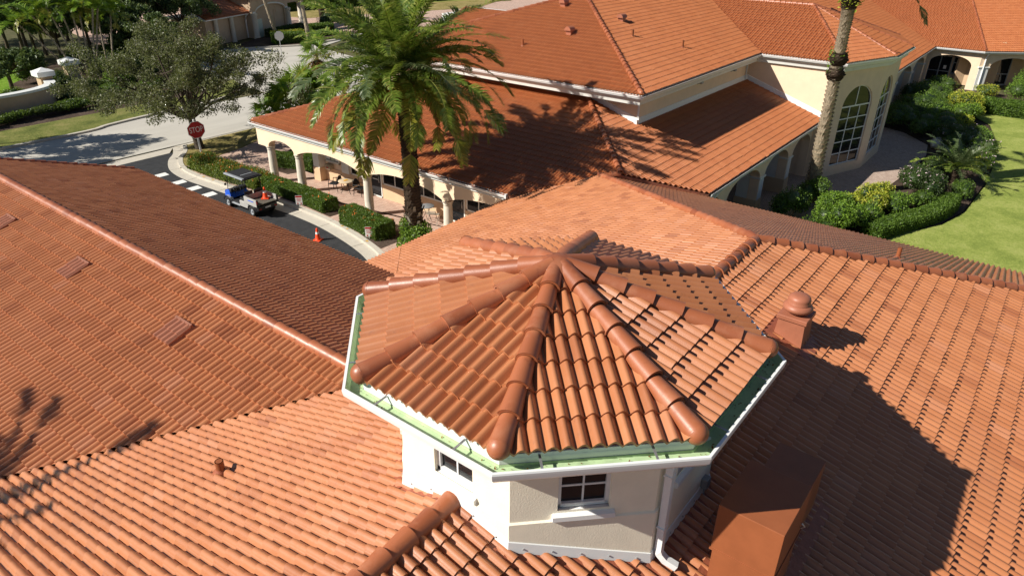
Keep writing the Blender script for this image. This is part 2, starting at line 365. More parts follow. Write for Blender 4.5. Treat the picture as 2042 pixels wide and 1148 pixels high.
        for k, sl_ in enumerate(s.slopes):
            pk = pick.get(k, set())
            for i in sorted(pk):
                o = bpy.data.objects.new('tile', base); COL.objects.link(o); o.parent = sl_['deck']
                M = Matrix([[*sl_['B'][r_], sl_['org'][i][r_]] for r_ in range(3)]+[[0, 0, 0, 1]])
                M = M @ Matrix.Rotation(rng.normal(0, .006), 4, 'Y') @ Matrix.Translation((0, rng.normal(0, .003), rng.normal(0, .002))); o.matrix_local = M
            rest = np.array([i for i in sl_['full'] if i not in pk], int)
            if each_cut:
                for i in list(rest)+list(sl_['part']):
                    me = s.cut_mesh(sl_, np.array([i]))
                    if len(me.polygons) > 3: me.materials.append(MAT[s.mat]); link('tile', me, None, sl_['deck'])
                continue
            parts = []
            if len(rest): V2, F2, s2 = s.place(sl_, rest); stuff(link('tile_field', npmesh('tile_field', V2, F2, smask=s2), s.mat, sl_['deck']))
            if len(sl_['part']): stuff(link('cut_tile', s.cut_mesh(sl_, sl_['part'], 'cut_tile'), s.mat, sl_['deck']))
CAPM = {}
def cap_mesh(r0, r1, L, n, mat):
    key = (round(r0, 3), n, mat)
    if key in CAPM: return CAPM[key]
    a = np.linspace(-.08*np.pi, 1.08*np.pi, n+1); V = []; F = []; sm = []
    for y, r_ in ((0, r0*1.03), (.05, r0*1.0), (L, r1)): V += [(r_*math.cos(t), y, r_*math.sin(t)) for t in a]
    for j in range(2): F += [(j*(n+1)+i, j*(n+1)+i+1, (j+1)*(n+1)+i+1, (j+1)*(n+1)+i) for i in range(n)]; sm += [True]*n
    F = [f[::-1] for f in F]
    o = len(V); V += [(r_*math.cos(t), 0, r_*math.sin(t)) for r_ in (r0, r0-.03) for t in a]; F += [(o+i, o+i+1, o+n+2+i, o+n+1+i) for i in range(n)]; sm += [False]*n
    me = npmesh('ridge_cap', V, F, smask=sm); me.materials.append(MAT[mat]); CAPM[key] = me; return me
def ball_mesh(r, n, mat):
    key = ('ball', round(r, 3), mat)
    if key in CAPM: return CAPM[key]
    m = MB(); prof = [(r*math.sin(t), -r*math.cos(t)) for t in np.linspace(.02, math.pi/2, 7)]
    vs = []; N = 14
    for rr, z in prof: vs += [(rr*math.cos(2*math.pi*k/N), z, rr*math.sin(2*math.pi*k/N)) for k in range(N)]
    fs = [(i*N+k, (i+1)*N+k, (i+1)*N+(k+1) % N, i*N+(k+1) % N) for i in range(len(prof)-1) for k in range(N)]
    me = npmesh('end_cap', vs, fs, smooth=True); me.materials.append(MAT[mat]); CAPM[key] = me; return me
def caps(th, P, Q, r=.13, ball=False, n=9, mat='cap', lift=.02, rel=True):
    P = Vector(P); Q = Vector(Q); d = (Q-P).normalized(); side = d.cross(Vector((0, 0, 1))).normalized(); up = side.cross(d)
    bm_ = MB(); w = r*.55
    bm_.add([P+side*w-up*.06, P-side*w-up*.06, Q-side*w-up*.06, Q+side*w-up*.06, P+up*.05, Q+up*.05], [(0, 4, 5, 3), (1, 2, 5, 4), (0, 1, 4), (3, 5, 2), (0, 3, 2, 1)])
    bed = bm_.build('ridge_line', ['deck'], th)
    me = cap_mesh(r, r*.80, .42, n, mat); L = (Q-P).length; k = max(1, int(round(L/.36))); st = L/k
    for i in range(k):
        p = P+d*(st*i)+up*lift; o = bpy.data.objects.new('ridge_cap', me); COL.objects.link(o); o.parent = bed
        M = Matrix(((side.x, d.x, up.x, p.x), (side.y, d.y, up.y, p.y), (side.z, d.z, up.z, p.z), (0, 0, 0, 1)))
        o.matrix_local = M @ Matrix.Rotation(-.05+random.gauss(0, .014), 4, 'X') @ Matrix.Rotation(random.gauss(0, .02), 4, 'Z') @ Matrix.Rotation(random.gauss(0, .03), 4, 'Y')
    if ball:
        p = P+d*.02+up*(lift+.005); o = bpy.data.objects.new('end_cap', ball_mesh(r*1.02, 14, mat)); COL.objects.link(o); o.parent = bed
        o.matrix_local = Matrix(((side.x, d.x, up.x, p.x), (side.y, d.y, up.y, p.y), (side.z, d.z, up.z, p.z), (0, 0, 0, 1)))
    return bed
def sweep(prof, path, closed=False, off=None):
    """prof [(outward, z)], path list of (corner xy, miter outward vec)"""
    m = MB(); k = len(prof); vs = []
    for c, ov in path: vs += [(c[0]+ov[0]*a, c[1]+ov[1]*a, z) for a, z in prof]
    n = len(path); rng_ = range(n if closed else n-1)
    fs = [(i*k+j, i*k+j+1, ((i+1) % n)*k+j+1, ((i+1) % n)*k+j) for i in rng_ for j in range(k-1)]
    m.add(vs, fs)
    if not closed: m.add(vs[:k], [tuple(range(k))]); m.add(vs[-k:], [tuple(range(k-1, -1, -1))])
    return m
def gutter_run(th, pts, outs, z, brk=0, w=.14):
    """straight-run gutter along pts (2D), outward unit normals per segment; white trough with green lining"""
    pts = [np.array(p, float) for p in pts]; path = []
    for i, p in enumerate(pts):
        a = np.array(outs[max(i-1, 0)], float); b_ = np.array(outs[min(i, len(outs)-1)], float); v = a+b_; v = v/(v@a); path.append((p, v))
    g = sweep([(0, z-.02), (0, z-.125), (w*.62, z-.13), (w*.8, z-.075), (w*.96, z-.045), (w, z), (w-.022, z), (w-.024, z-.012)], path).build('gutter', ['white'], th)
    sweep([(w-.025, z-.008), (w-.034, z-.045), (w*.6, z-.118), (.006, z-.113), (.006, z-.012)], path).build('gutter_lining', ['gutter_green'], g)
    sweep([(-.005, z+.02), (-.005, z-.2), (-.035, z-.2), (-.035, z+.02), (-.005, z+.02)], path).build('fascia', ['white'], g)
    if brk:
        for i in range(len(pts)-1):
            L = np.linalg.norm(pts[i+1]-pts[i]); t = (pts[i+1]-pts[i])/L; o = np.array(outs[i])
            for s_ in np.arange(.45, L-.2, brk):
                p = pts[i]+t*s_; mm = MB(); q = [p-t*.014, p+t*.014, p+t*.014+o*(w-.012), p-t*.014+o*(w-.012)]
                mm.add([(*x, z-.012) for x in q]+[(*x, z-.004) for x in q], [(3, 2, 1, 0), (4, 5, 6, 7), (0, 1, 5, 4), (1, 2, 6, 5), (2, 3, 7, 6), (3, 0, 4, 7)]); mm.build('bracket', ['zinc'], g)
    return g
def downspout(th, pts, w=.075, mat='white'):
    m = MB(); pts = [Vector(p) for p in pts]
    rings = []
    for i, p in enumerate(pts):
        d = (pts[min(i+1, len(pts)-1)]-pts[max(i-1, 0)]).normalized(); a = Vector((0, 0, 1)).cross(d)
        a = a.normalized() if a.length > .05 else Vector((1, 0, 0)); b_ = d.cross(a); rings.append([p+a*x*w/2+b_*y*w/2 for x, y in ((-1, -1), (1, -1), (1, 1), (-1, 1))])
    vs = [q for r_ in rings for q in r_]; m.add(vs, [(i*4+k, i*4+(k+1) % 4, i*4+4+(k+1) % 4, i*4+4+k) for i in range(len(pts)-1) for k in range(4)])
    m.add(rings[0], [(3, 2, 1, 0)]); m.add(rings[-1], [(0, 1, 2, 3)]); return m.build('downspout', [mat], th)
def frame2(P, ang):
    return Matrix.Translation(Vector(P)) @ Matrix.Rotation(ang, 4, 'Z')

# ================================================================== GROUND AND ROADS
T = 1/3
sheet('ground', [(-300, -300), (400, -300), (400, 400), (-300, 400)], -.06, 'ground')
sheet('road', [(-120, 41.3), (150, 41.9), (150, 50.6), (40, 50.6), (34, 52.5), (34, 50.55), (-120, 49.6)], 0, 'road')
sheet('side_road', [(29, 50.56), (44, 50.58), (47, 66), (60, 71.5), (60, 77), (40, 73), (31, 66)], .004, 'road')
edge = smooth_line([(15.4, 41.35), (14.7, 40.0), (13.72, 38.8), (12.85, 37.0), (12.52, 34.9), (12.63, 32.2), (12.76, 30.0), (13.05, 26.5), (13.1, 24.8), (12.95, 22.6), (12.45, 19.9), (11.8, 18.0), (10.4, 15.6), (8.2, 13.6)])
sheet('drive', [(3, 12.8)]+[tuple(p) for p in edge[::-1] if p[1] < 40.25]+[(14.2, 40.25), (3, 40.25)], .008, 'asphalt')
sheet('valley_gutter', [(-30, 40.26), (14.6, 40.26), (15.4, 41.3), (-30, 41.15)], .012, 'kerb')
inner = offset_line(edge, -.62); outer = offset_line(edge, -.88)
def strip(name, a, b_, z0, z1, mat):
    m = MB(); k = len(a); vs = [(*p, z1) for p in a]+[(*p, z1) for p in b_]+[(*p, z0) for p in a]+[(*p, z0) for p in b_]
    fs = [(i, i+1, k+i+1, k+i) for i in range(k-1)]+[(i+1, i, 2*k+i, 2*k+i+1) for i in range(k-1)]+[(k+i, k+i+1, 3*k+i+1, 3*k+i) for i in range(k-1)]
    m.add(vs, fs); return m.build(name, mat)
struct(strip('gutter_pan', edge, inner, -.05, .016, ['kerb']))
kb_ = struct(strip('kerb', inner, outer, -.05, .14, ['kerb']))
for j in range(4, len(inner)-1, 7):
    a_, b_ = inner[j], outer[j]; t_ = inner[j+1]-inner[j]; t_ = t_/np.linalg.norm(t_)*.012; e_ = edge[j]; m = MB()
    m.add([(*(a_-t_), .1415), (*(b_-t_), .1415), (*(b_+t_), .1415), (*(a_+t_), .1415), (*(e_-t_), .0175), (*(a_-t_), .0175), (*(a_+t_), .0175), (*(e_+t_), .0175)], [(0, 1, 2, 3), (4, 5, 6, 7)]); m.build('joint', ['mulch'], kb_)
kx = [(p[0]-.005*0, p[1]) for p in inner]
for i, (u0, v0, a) in enumerate([(13.78, 22.2, .25), (13.6, 21.5, .22), (13.2, 19.9, .3), (13.42, 34.2, .3), (13.4, 33.1, .25)]):
    m = MB(); j = int(np.argmin([np.hypot(p[0]-u0, p[1]-v0) for p in inner])); p = (inner[j]+outer[j])/2; q = (inner[min(j+1, len(inner)-1)]+outer[min(j+1, len(inner)-1)])/2; t = (q-p)/np.linalg.norm(q-p); nn = np.array([t[1], -t[0]])
    m.add([(*(p+nn*x+t*y), .145) for x, y in ((-.05, 0), (.06, .02), (.04, a*.6), (-.06, a*.7))], [(0, 1, 2, 3)]); struct(m.build('kerb_paint', ['yellow_paint']))
for v0 in (36.55, 34.55, 32.95, 31.4):
    sheet('crosswalk_stripe', [(6.4, v0-.26), (12.4, v0-.31), (12.45, v0+.28), (6.4, v0+.33)], .0125, 'paint')
# walkway of pavers with the kerb on its street side
out_l = [tuple(p) for p in outer if p[1] < 36.8]
sheet('walkway', [(13.35, 36.6)]+out_l+[(8.5, 12.2), (17.7, 12.2), (17.7, 30.5), (17.6, 33.6), (21, 35.2), (27, 36.4), (34, 37), (34, 39.6), (27, 39.7), (20.9, 38.5), (18, 37.35), (15, 36.75)], .13, 'paver_pink')
isl = [tuple(p) for p in outer if p[1] >= 36.8]
sheet('grass_island', isl[::-1][::-1]+[(13.36, 36.7), (15, 36.85), (18, 37.45), (20.9, 38.6), (27, 39.8), (36, 40.4), (36, 41.2), (17.2, 40.95), (16.2, 40.75)], .12, 'dry_grass')
m = MB(); m.prism([(15.95, 40.85), (36, 41.25), (36, 41.5), (15.5, 41.3)], -.05, .05); struct(m.build('kerb', ['kerb']))
sheet('planting_bed', [(13.7, 36.3), (13.5, 34), (13.75, 31), (14.05, 27.5), (14.12, 25.5), (14.0, 23.4), (14.9, 23.3), (15.2, 26), (15.15, 30), (14.9, 33.5), (14.4, 36.3)], .142, 'mulch')
sheet('planting_bed', [(13.88, 22.6), (13.6, 20.8), (13.0, 18.5), (14.9, 18.4), (15.0, 22.6)], .142, 'mulch')
sheet('planting_bed', [(16.7, 30.6), (19.5, 29.6), (19.6, 34), (17.4, 33.4), (16.6, 32.2)], .142, 'mulch')
# far verge
fk = smooth_line([(-60, 49.5), (0, 49.55), (8, 49.55), (13.5, 49.55), (15.2, 50.1), (18.5, 50.6), (23, 51), (27, 52.2), (29.3, 55), (30.5, 60), (31, 66)], 4)
sheet('verge_grass', [tuple(p) for p in fk[:-6]]+[(27, 55), (22, 54.2), (17, 54.0), (8, 53.8), (-60, 53.6)], .1, 'verge')
struct(strip('far_kerb', fk, offset_line(fk, .28), -.05, .12, ['kerb']))
sheet('mulch_bed', [(-30, 53.5), (8, 53.7), (17, 53.9), (22, 54.1), (27, 54.9), (30.6, 66), (31, 74), (24, 79), (16, 70), (14, 58.6), (-30, 58.5)], .09, 'mulch')
sheet('park_lawn', [(-60, 58.6), (13.5, 58.7), (15.6, 62), (19, 69), (20, 72), (22.5, 84), (20, 100), (-60, 100)], .085, 'lawn_bright')
sheet('park_path', [(30, 80), (38, 76), (62, 100), (70, 125), (38, 125)], .02, 'paver_pink')
sheet('gatehouse_bed', [(39, 72.5), (46, 68.5), (53, 68.8), (58, 71.5), (54, 76.5), (46, 76.6)], .13, 'mulch')
m = MB(); m.prism([(38.8, 72.7), (45.9, 68.2), (53.2, 68.5), (58.3, 71.4), (53, 68.9), (46, 68.65)], -.05, .15); struct(m.build('gatehouse_kerb', ['kerb']))
sheet('far_paving', [(52.9, 74), (62, 70), (100, 60), (130, 100), (60, 100), (53.5, 80)], .03, 'paver_pink')
sheet('far_lawn', [(62, 88), (90, 78), (120, 90), (140, 140), (50, 140)], .06, 'dry_grass')
sheet('hedge_verge', [(66, 98), (100, 86), (140, 100), (140, 180), (50, 180)], .07, 'lawn')
# courtyard
sheet('courtyard_paving', [(21, 11), (21, 5.5), (28, 4.2), (31.5, 3.6), (34.6, 2.7), (38, 2.1), (42, 1.75), (46, 1.6), (48.8, 2.0), (51.2, 4.0), (52.5, 6.6), (72, 6.6), (72, 11)], .02, 'paver_grey')
lawn_edge = [(24, 3.4), (27, 1.6), (30.2, .2), (33.2, -1.45), (36, -2.1), (41.65, -2.35), (47.8, -2.2), (53.3, -1.6), (57.8, -.7), (59.9, .6), (61.2, .4), (62.5, -3.2), (64, -6.5), (66, -9), (120, -70), (30, -70), (20, -30), (21, 3.3)]
sheet('courtyard_lawn', lawn_edge, .05, 'lawn')
sheet('garden_bed', [(22, 5.4), (28, 4.1), (31.4, 3.5), (34.5, 2.65), (38, 2.05), (42, 1.7), (46, 1.55), (48.9, 1.95), (51.3, 3.9), (52.6, 6.5), (71, 6.5), (71, -1), (66.2, -8.8), (64.2, -6.4), (62.6, -3.1), (61.2, .5), (59.8, .7), (57.7, -.6), (53.2, -1.5), (47.8, -2.1), (41.6, -2.25), (36, -2), (33.2, -1.35), (30.2, .3), (27, 1.7), (24, 3.5)], .035, 'mulch')

# ================================================================== NEAR BUILDING (tiled wings around the cupola)
near = thing('clubhouse_building', 'long low clubhouse with orange barrel tile roof wings meeting under the octagonal cupola', 'building', (0, 0, 0))
NR = Roof(near, 'tile', 5, .1, 1.95)
ZR = 7.6; UL0, VL0 = .2, 3.9; ZL = ZR-VL0*T; EV = 12.4; ZE = ZR-EV*T
NR.slope((0, 1), T, EV, ZE, [(-13, 0), (UL0, 0), (UL0, VL0), (UL0+VL0-EV, EV), (-13, EV)])
NR.slope((0, 1), T, EV, ZE, [(UL0, 0), (7.75, 0), (17.4, 9.65), (14.75, EV), (8.7, EV), (UL0, VL0)])
NR.slope((0, 1), T, EV, ZE, [(5.45, 9.15), (8.7, EV), (5.45, EV)])
NR.slope((0, -1), T, EV, ZE, [(-13, 0), (7.75, 0), (7.75+EV, -EV), (-13, -EV)])
NR.slope((1, 0), T, 20.25, ZR-(20.25-7.75)*T, [(7.75, 0), (17.4, 9.65), (20.25, 6.8), (20.25, -12.5)])
NR.slope((1, 0), T, 5.7, ZL-(5.7-UL0)*T, [(UL0, VL0), (5.7, VL0+5.5), (5.7, 24.6), (UL0, 24.6)])
NR.slope((-1, 0), T, 8.3, ZL-(8.3+UL0)*T, [(UL0, VL0), (UL0, 24.6), (-8.3, 24.6), (-8.3, VL0+8.5)])
NR.finish(300)
caps(near, (-2.03, 0, ZR+.02), (-9, 0, ZR+.02), .14); caps(near, (2.1, 0, ZR+.02), (7.8, 0, ZR+.02), .14)
caps(near, (19.9, 12.15, ZR-12.15*T+.03), (7.75, 0, ZR+.03), .13) if False else caps(near, (17.5, 9.75, ZR-9.75*T+.04), (7.75, 0, ZR+.04), .13)
caps(near, (20.0, -12.25, ZR-12.25*T+.04), (7.75, 0, ZR+.04), .13, True)
caps(near, (UL0, 24.6, ZL+.02), (UL0, VL0+.1, ZL+.02), .14)
# rake tiles on the gable, eave boards, walls under the roof
for sx in (1, -1):
    caps(near, (UL0+sx*5.4, 24.62, ZL-5.4*T+.05), (UL0, 24.62, ZL+.05), .10)
m = MB(); m.prism([(-12, -11.6), (19.4, -11.6), (19.4, 7.4), (14.9, 11.7), (5, 11.7), (5, 24.2), (-7.6, 24.2), (-7.6, 11.7), (-12, 11.7)], -.05, 3.2); m.build('wall', ['stucco_peach'], near)
m = MB(); m.prism([(-7.6, 24.0), (8-2.9, 24.0), (8-2.9, 24.25), (-7.6, 24.25)], 3.15, lambda x, y: min(ZL-abs(x-UL0)*T-.16, 9)); m.build('gable_wall', ['stucco_peach'], near)
m = MB(); m.prism([(5.1, 12), (5.35, 12), (5.35, 24.1), (5.1, 24.1)], 3.15, 4.4); m.build('wall', ['stucco_peach'], near)
for nm, a, b_, c, d, z in (('fascia', 5.66, 5.735, 9.35, 24.6, ZL-5.5*T), ('fascia', 5.5, 14.72, 12.36, 12.44, ZE), ('fascia', 20.22, 20.29, -12.4, 6.7, ZR-12.5*T)):
    m = MB(); m.box(a, b_, c, d, z-.2, z+.004); m.build(nm, ['white'], near)
# low tile-shaped roof vents on the left slope
def zl_near(u): return ZL-abs(u-UL0)*T
vent_mesh = None
for i, (v0, lab) in enumerate(((9.0, 'pink tile-shaped roof vent on the left slope beside the cupola end of the ridge'), (13.7, 'pink tile-shaped roof vent midway along the left roof slope'), (18.2, 'pink tile-shaped roof vent far up the left roof slope toward the gable'))):
    u0 = -.95; th = thing('roof_vent', lab, 'roof vent', (u0, v0, zl_near(u0)), 'tile-shaped vents on the left slope')
    ca = 1/math.hypot(1, T); y3 = Vector((ca, 0, T*ca)); x3 = Vector((0, -1, 0)); z3 = x3.cross(y3); o0 = Vector((u0, v0, zl_near(u0)))-x3*.31-y3*.3+z3*.085
    m = MB(); n_ = 32
    for j in range(2):
        y0 = j*.27; xs = np.linspace(0, .62, n_+1); hh = .06*(.5-.5*np.cos(2*np.pi*xs/.155))**.8
        vs = [o0+x3*x+y3*(y0+dy)+z3*(h_+.05-.02*(dy/.3)) for dy in (0, .3) for x, h_ in zip(xs, hh)]; m.add(vs, [(k, k+1, n_+2+k, n_+1+k) for k in range(n_)], True)
        vs = [o0+x3*x+y3*y0+z3*(h_+.05-q) for q in (0, .06) for x, h_ in zip(xs, hh)]; m.add(vs, [(n_+1+k, n_+2+k, k+1, k) for k in range(n_)])
    for x in (0, .62): m.add([o0+x3*x+y3*a+z3*c for a, c in ((0, -.05), (.57, -.05), (.57, .05), (0, .05))], [(0, 1, 2, 3)])
    m.build('hood', ['vent_pink'], th)
    m = MB(); q_ = [o0+x3*x+y3*y+z3*z for z in (-.03, .075) for x, y in ((0, .565), (.62, .565), (.62, .62), (0, .62))]; m.add(q_, [(3, 2, 1, 0), (4, 5, 6, 7), (0, 1, 5, 4), (1, 2, 6, 5), (2, 3, 7, 6), (3, 0, 4, 7)]); m.build('screen', ['deck'], th)
def pipe(name, lab, p, h, r=.055, grp='plumbing pipes through the roof', collar=True):
    th = thing(name, lab, 'vent pipe', p, grp); m = MB(); m.tube([(p[0], p[1], p[2]-.1), (p[0], p[1], p[2]+h)], r, 12, False); m.tube([(p[0], p[1], p[2]+h), (p[0], p[1], p[2]+h-.12)], r*.8, 12, False)
    m.lathe(p, [(r*.8, h), (r, h)], 12); m.build('pipe', ['brown_metal'], th)
    if collar: m = MB(); m.lathe(p, [(r*2.2, .0), (r*2, .05), (r*1.15, .09), (r*1.05, .12)], 14); m.build('collar', ['apron'], th)
pipe('vent_pipe', 'short round brown vent pipe standing on the pale roof slope left of the cupola', (-2.86, 4.06, ZR-4.06*T+.03), .26, .065)
pipe('vent_pipe', 'thin orange vent pipe on the brown roof slope above the courtyard lawn', (12.6, -2.2, ZR-(12.6-7.75)*T+.03), .34, .055)
# large mushroom exhaust on the right slope
pv = (5.2, -1.72, ZR-1.72*T); th = thing('exhaust_vent', 'terracotta mushroom exhaust vent on a square curb beside the cupola', 'roof vent', pv)
m = MB(); m.add([(pv[0]+a*.26, pv[1]+b_*.26, ZR+(pv[1]+b_*.26)*T) for a, b_ in ((-1, -1), (1, -1), (1, 1), (-1, 1))]+[(pv[0]+a*.23, pv[1]+b_*.23, 7.55) for a, b_ in ((-1, -1), (1, -1), (1, 1), (-1, 1))], [(0, 1, 5, 4), (1, 2, 6, 5), (2, 3, 7, 6), (3, 0, 4, 7), (4, 5, 6, 7)]); m.build('curb', ['vent_clay'], th)
m = MB(); m.bbox(pv[0]-.265, pv[0]+.265, pv[1]-.265, pv[1]+.265, 7.5, 7.59, .012); m.build('curb_cap', ['vent_clay'], th)
m = MB(); m.lathe((pv[0], pv[1], 7.6), [(.15, 0), (.15, .05), (.235, .06), (.258, .09), (.255, .13), (.215, .175), (.18, .19)], 28); m.build('base_ring', ['vent_clay'], th)
m = MB(); m.lathe((pv[0], pv[1], 7.6), [(.165, .15), (.2, .158), (.2, .2), (.194, .207), (.194, .265), (.185, .3), (.15, .335), (.09, .352), (.0, .355)], 28); m.build('dome', ['vent_clay'], th)
m = MB(); m.add([(pv[0]+a, pv[1]+b_, ZR+(pv[1]+b_)*T+.09+random.uniform(-.01, .012)) for b_ in (-.48, -.31, .31, .42) for a in (-.42, -.31, 0, .31, .40)], [(j*5+i, j*5+i+1, j*5+i+6, j*5+i+5) for j in range(3) for i in range(4)], True); m.build('flashing', ['apron'], th)
# brown chase box beside the cupola
th = thing('chase_box', 'large rust brown metal chase box with lower duct beside the cupola wall', 'roof box', (0, -3, 6.6))
X0, X1, Y0, Y1, ZT = -.50, .44, -3.375, -2.635, 8.0
m = MB(); m.add([(x, y, z) for x, y in ((X0+.02, Y0+.02), (X1-.02, Y0+.02), (X1-.02, Y1-.02), (X0+.02, Y1-.02)) for z in (ZR+y*T-.05, ZT-.05)], [(0, 2, 3, 1), (2, 4, 5, 3), (4, 6, 7, 5), (6, 0, 1, 7), (1, 3, 5, 7)]); m.build('housing', ['brown_metal'], th)
m = MB(); m.bbox(X0, X1, Y0, Y1, 7.32, ZT, .006); m.build('lid', ['brown_metal'], th)
m = MB(); m.add([(x, y, z) for x, z1 in ((X1-.02, 7.44), (1.75, 7.40)) for y in (Y0+.1, Y1-.02) for z in (ZR+y*T, z1)], [(0, 1, 3, 2), (4, 6, 7, 5), (0, 4, 5, 1), (2, 3, 7, 6), (1, 5, 7, 3)]); m.build('duct', ['brown_metal'], th)
m = MB(); m.add([(x, y, ZR+y*T+.10) for x in (X0-.12, 1.9) for y in (Y0-.12, Y1+.1)], [(0, 2, 3, 1)]); m.build('base_flange', ['apron'], th)
for q_ in ((X0-.012, X1+.012, Y0-.012, Y1+.012, 7.30, 7.33), (X1+.6, X1+.625, Y0+.09, Y1-.01, 6.7, 7.435)): m = MB(); m.box(*q_); m.build('seam', ['brown_metal'], th)
m = MB(); m.tube([(X1-.1, Y0-.01, 7.5), (X1-.1, Y0-.05, 7.47), (X1-.1, Y0-.01, 7.43)], .012, 6); m.build('latch', ['zinc'], th)

# ================================================================== CUPOLA
cup = thing('octagonal_cupola', 'cream octagonal cupola with white gutter, eight hipped tile facets and small white windows', 'cupola', (0, 0, 7.0))
CR = Roof(cup, 'tile', 8, .5)
AP_E = 2.46; ZCE = 9.15; AX = [(math.cos(R(k*45)), math.sin(R(k*45))) for k in range(8)]
def octv(ap, k): a = R(22.5+45*k); r_ = ap/math.cos(R(22.5)); return (r_*math.cos(a), r_*math.sin(a))
for k in range(8):
    CR.slope(AX[k], T, AP_E, ZCE, [octv(AP_E, k-1), octv(AP_E, k), (0, 0)], cull=False, deckpoly=[octv(2.385, k-1), octv(2.385, k), (0, 0)])
CR.finish(0, True)
ZCA = ZCE+AP_E*T
for k in range(8):
    a = octv(AP_E+.0, k); caps(cup, (a[0]*.985, a[1]*.985, ZCE+.045+.015*AP_E*T), (a[0]*.045, a[1]*.045, ZCA+.02), .125, True, 14)
m = MB(); m.lathe((0, 0, ZCA), [(.30, -.02), (.26, .05), (.18, .105), (.08, .135), (0, .14)], 24); m.build('apex_cap', ['cap'], cup)
path = [((0, 0), np.array(octv(1., k))) for k in range(8)]
zg = 9.10
g = sweep([(2.41, zg-.015), (2.41, zg-.135), (2.59, zg-.145), (2.612, zg-.115), (2.63, zg-.095), (2.638, zg-.05), (2.642, zg-.02), (2.636, zg), (2.605, zg), (2.602, zg-.014)], path, True).build('gutter', ['white'], cup)
sweep([(2.601, zg-.006), (2.594, zg-.06), (2.57, zg-.118), (2.425, zg-.113), (2.417, zg-.085)], path, True).build('gutter_lining', ['gutter_green'], g)
sweep([(2.408, zg+.03), (2.408, zg-.17), (2.385, zg-.17), (2.385, zg+.03), (2.408, zg+.03)], path, True).build('fascia', ['white'], cup)
sweep([(2.02, zg-.165), (2.41, zg-.165)], path, True).build('soffit', ['offwhite'], cup)
for k in range(8):
    A = np.array(octv(2.41, k-1)); B = np.array(octv(2.41, k)); t = (B-A)/np.linalg.norm(B-A); o = np.array(AX[k])
    for f in (.2, .78):
        p = A+(B-A)*f; mm = MB()
        for side, (h0, h1) in ((0, (.03, -.02)),):
            q = [p-t*.013, p+t*.013, p+t*.013+o*.215, p-t*.013+o*.215]
            mm.add([(*q[0], zg+.012), (*q[1], zg+.012), (*q[2], zg-.004), (*q[3], zg-.004), (*q[0], zg+.004), (*q[1], zg+.004), (*q[2], zg-.012), (*q[3], zg-.012)], [(0, 1, 2, 3), (7, 6, 5, 4), (0, 4, 5, 1), (1, 5, 6, 2), (2, 6, 7, 3), (3, 7, 4, 0)])
        mm.build('bracket', ['zinc'], g)
r9 = np.random.default_rng(3); PL = []
for k in range(8):
    A = np.array(octv(2.5, k-1)); B = np.array(octv(2.5, k)); PL += [(*(A+(B-A)*f+np.array(AX[k])*r9.uniform(-.06, .06)), zg-.105) for f in r9.beta(.8, .8, 26)]
V, F = leaf_quads(np.array(PL), .035, 2, .5, r9); stuff(link('leaf_litter', npmesh('leaf_litter', V, F), 'frond_dead', g))
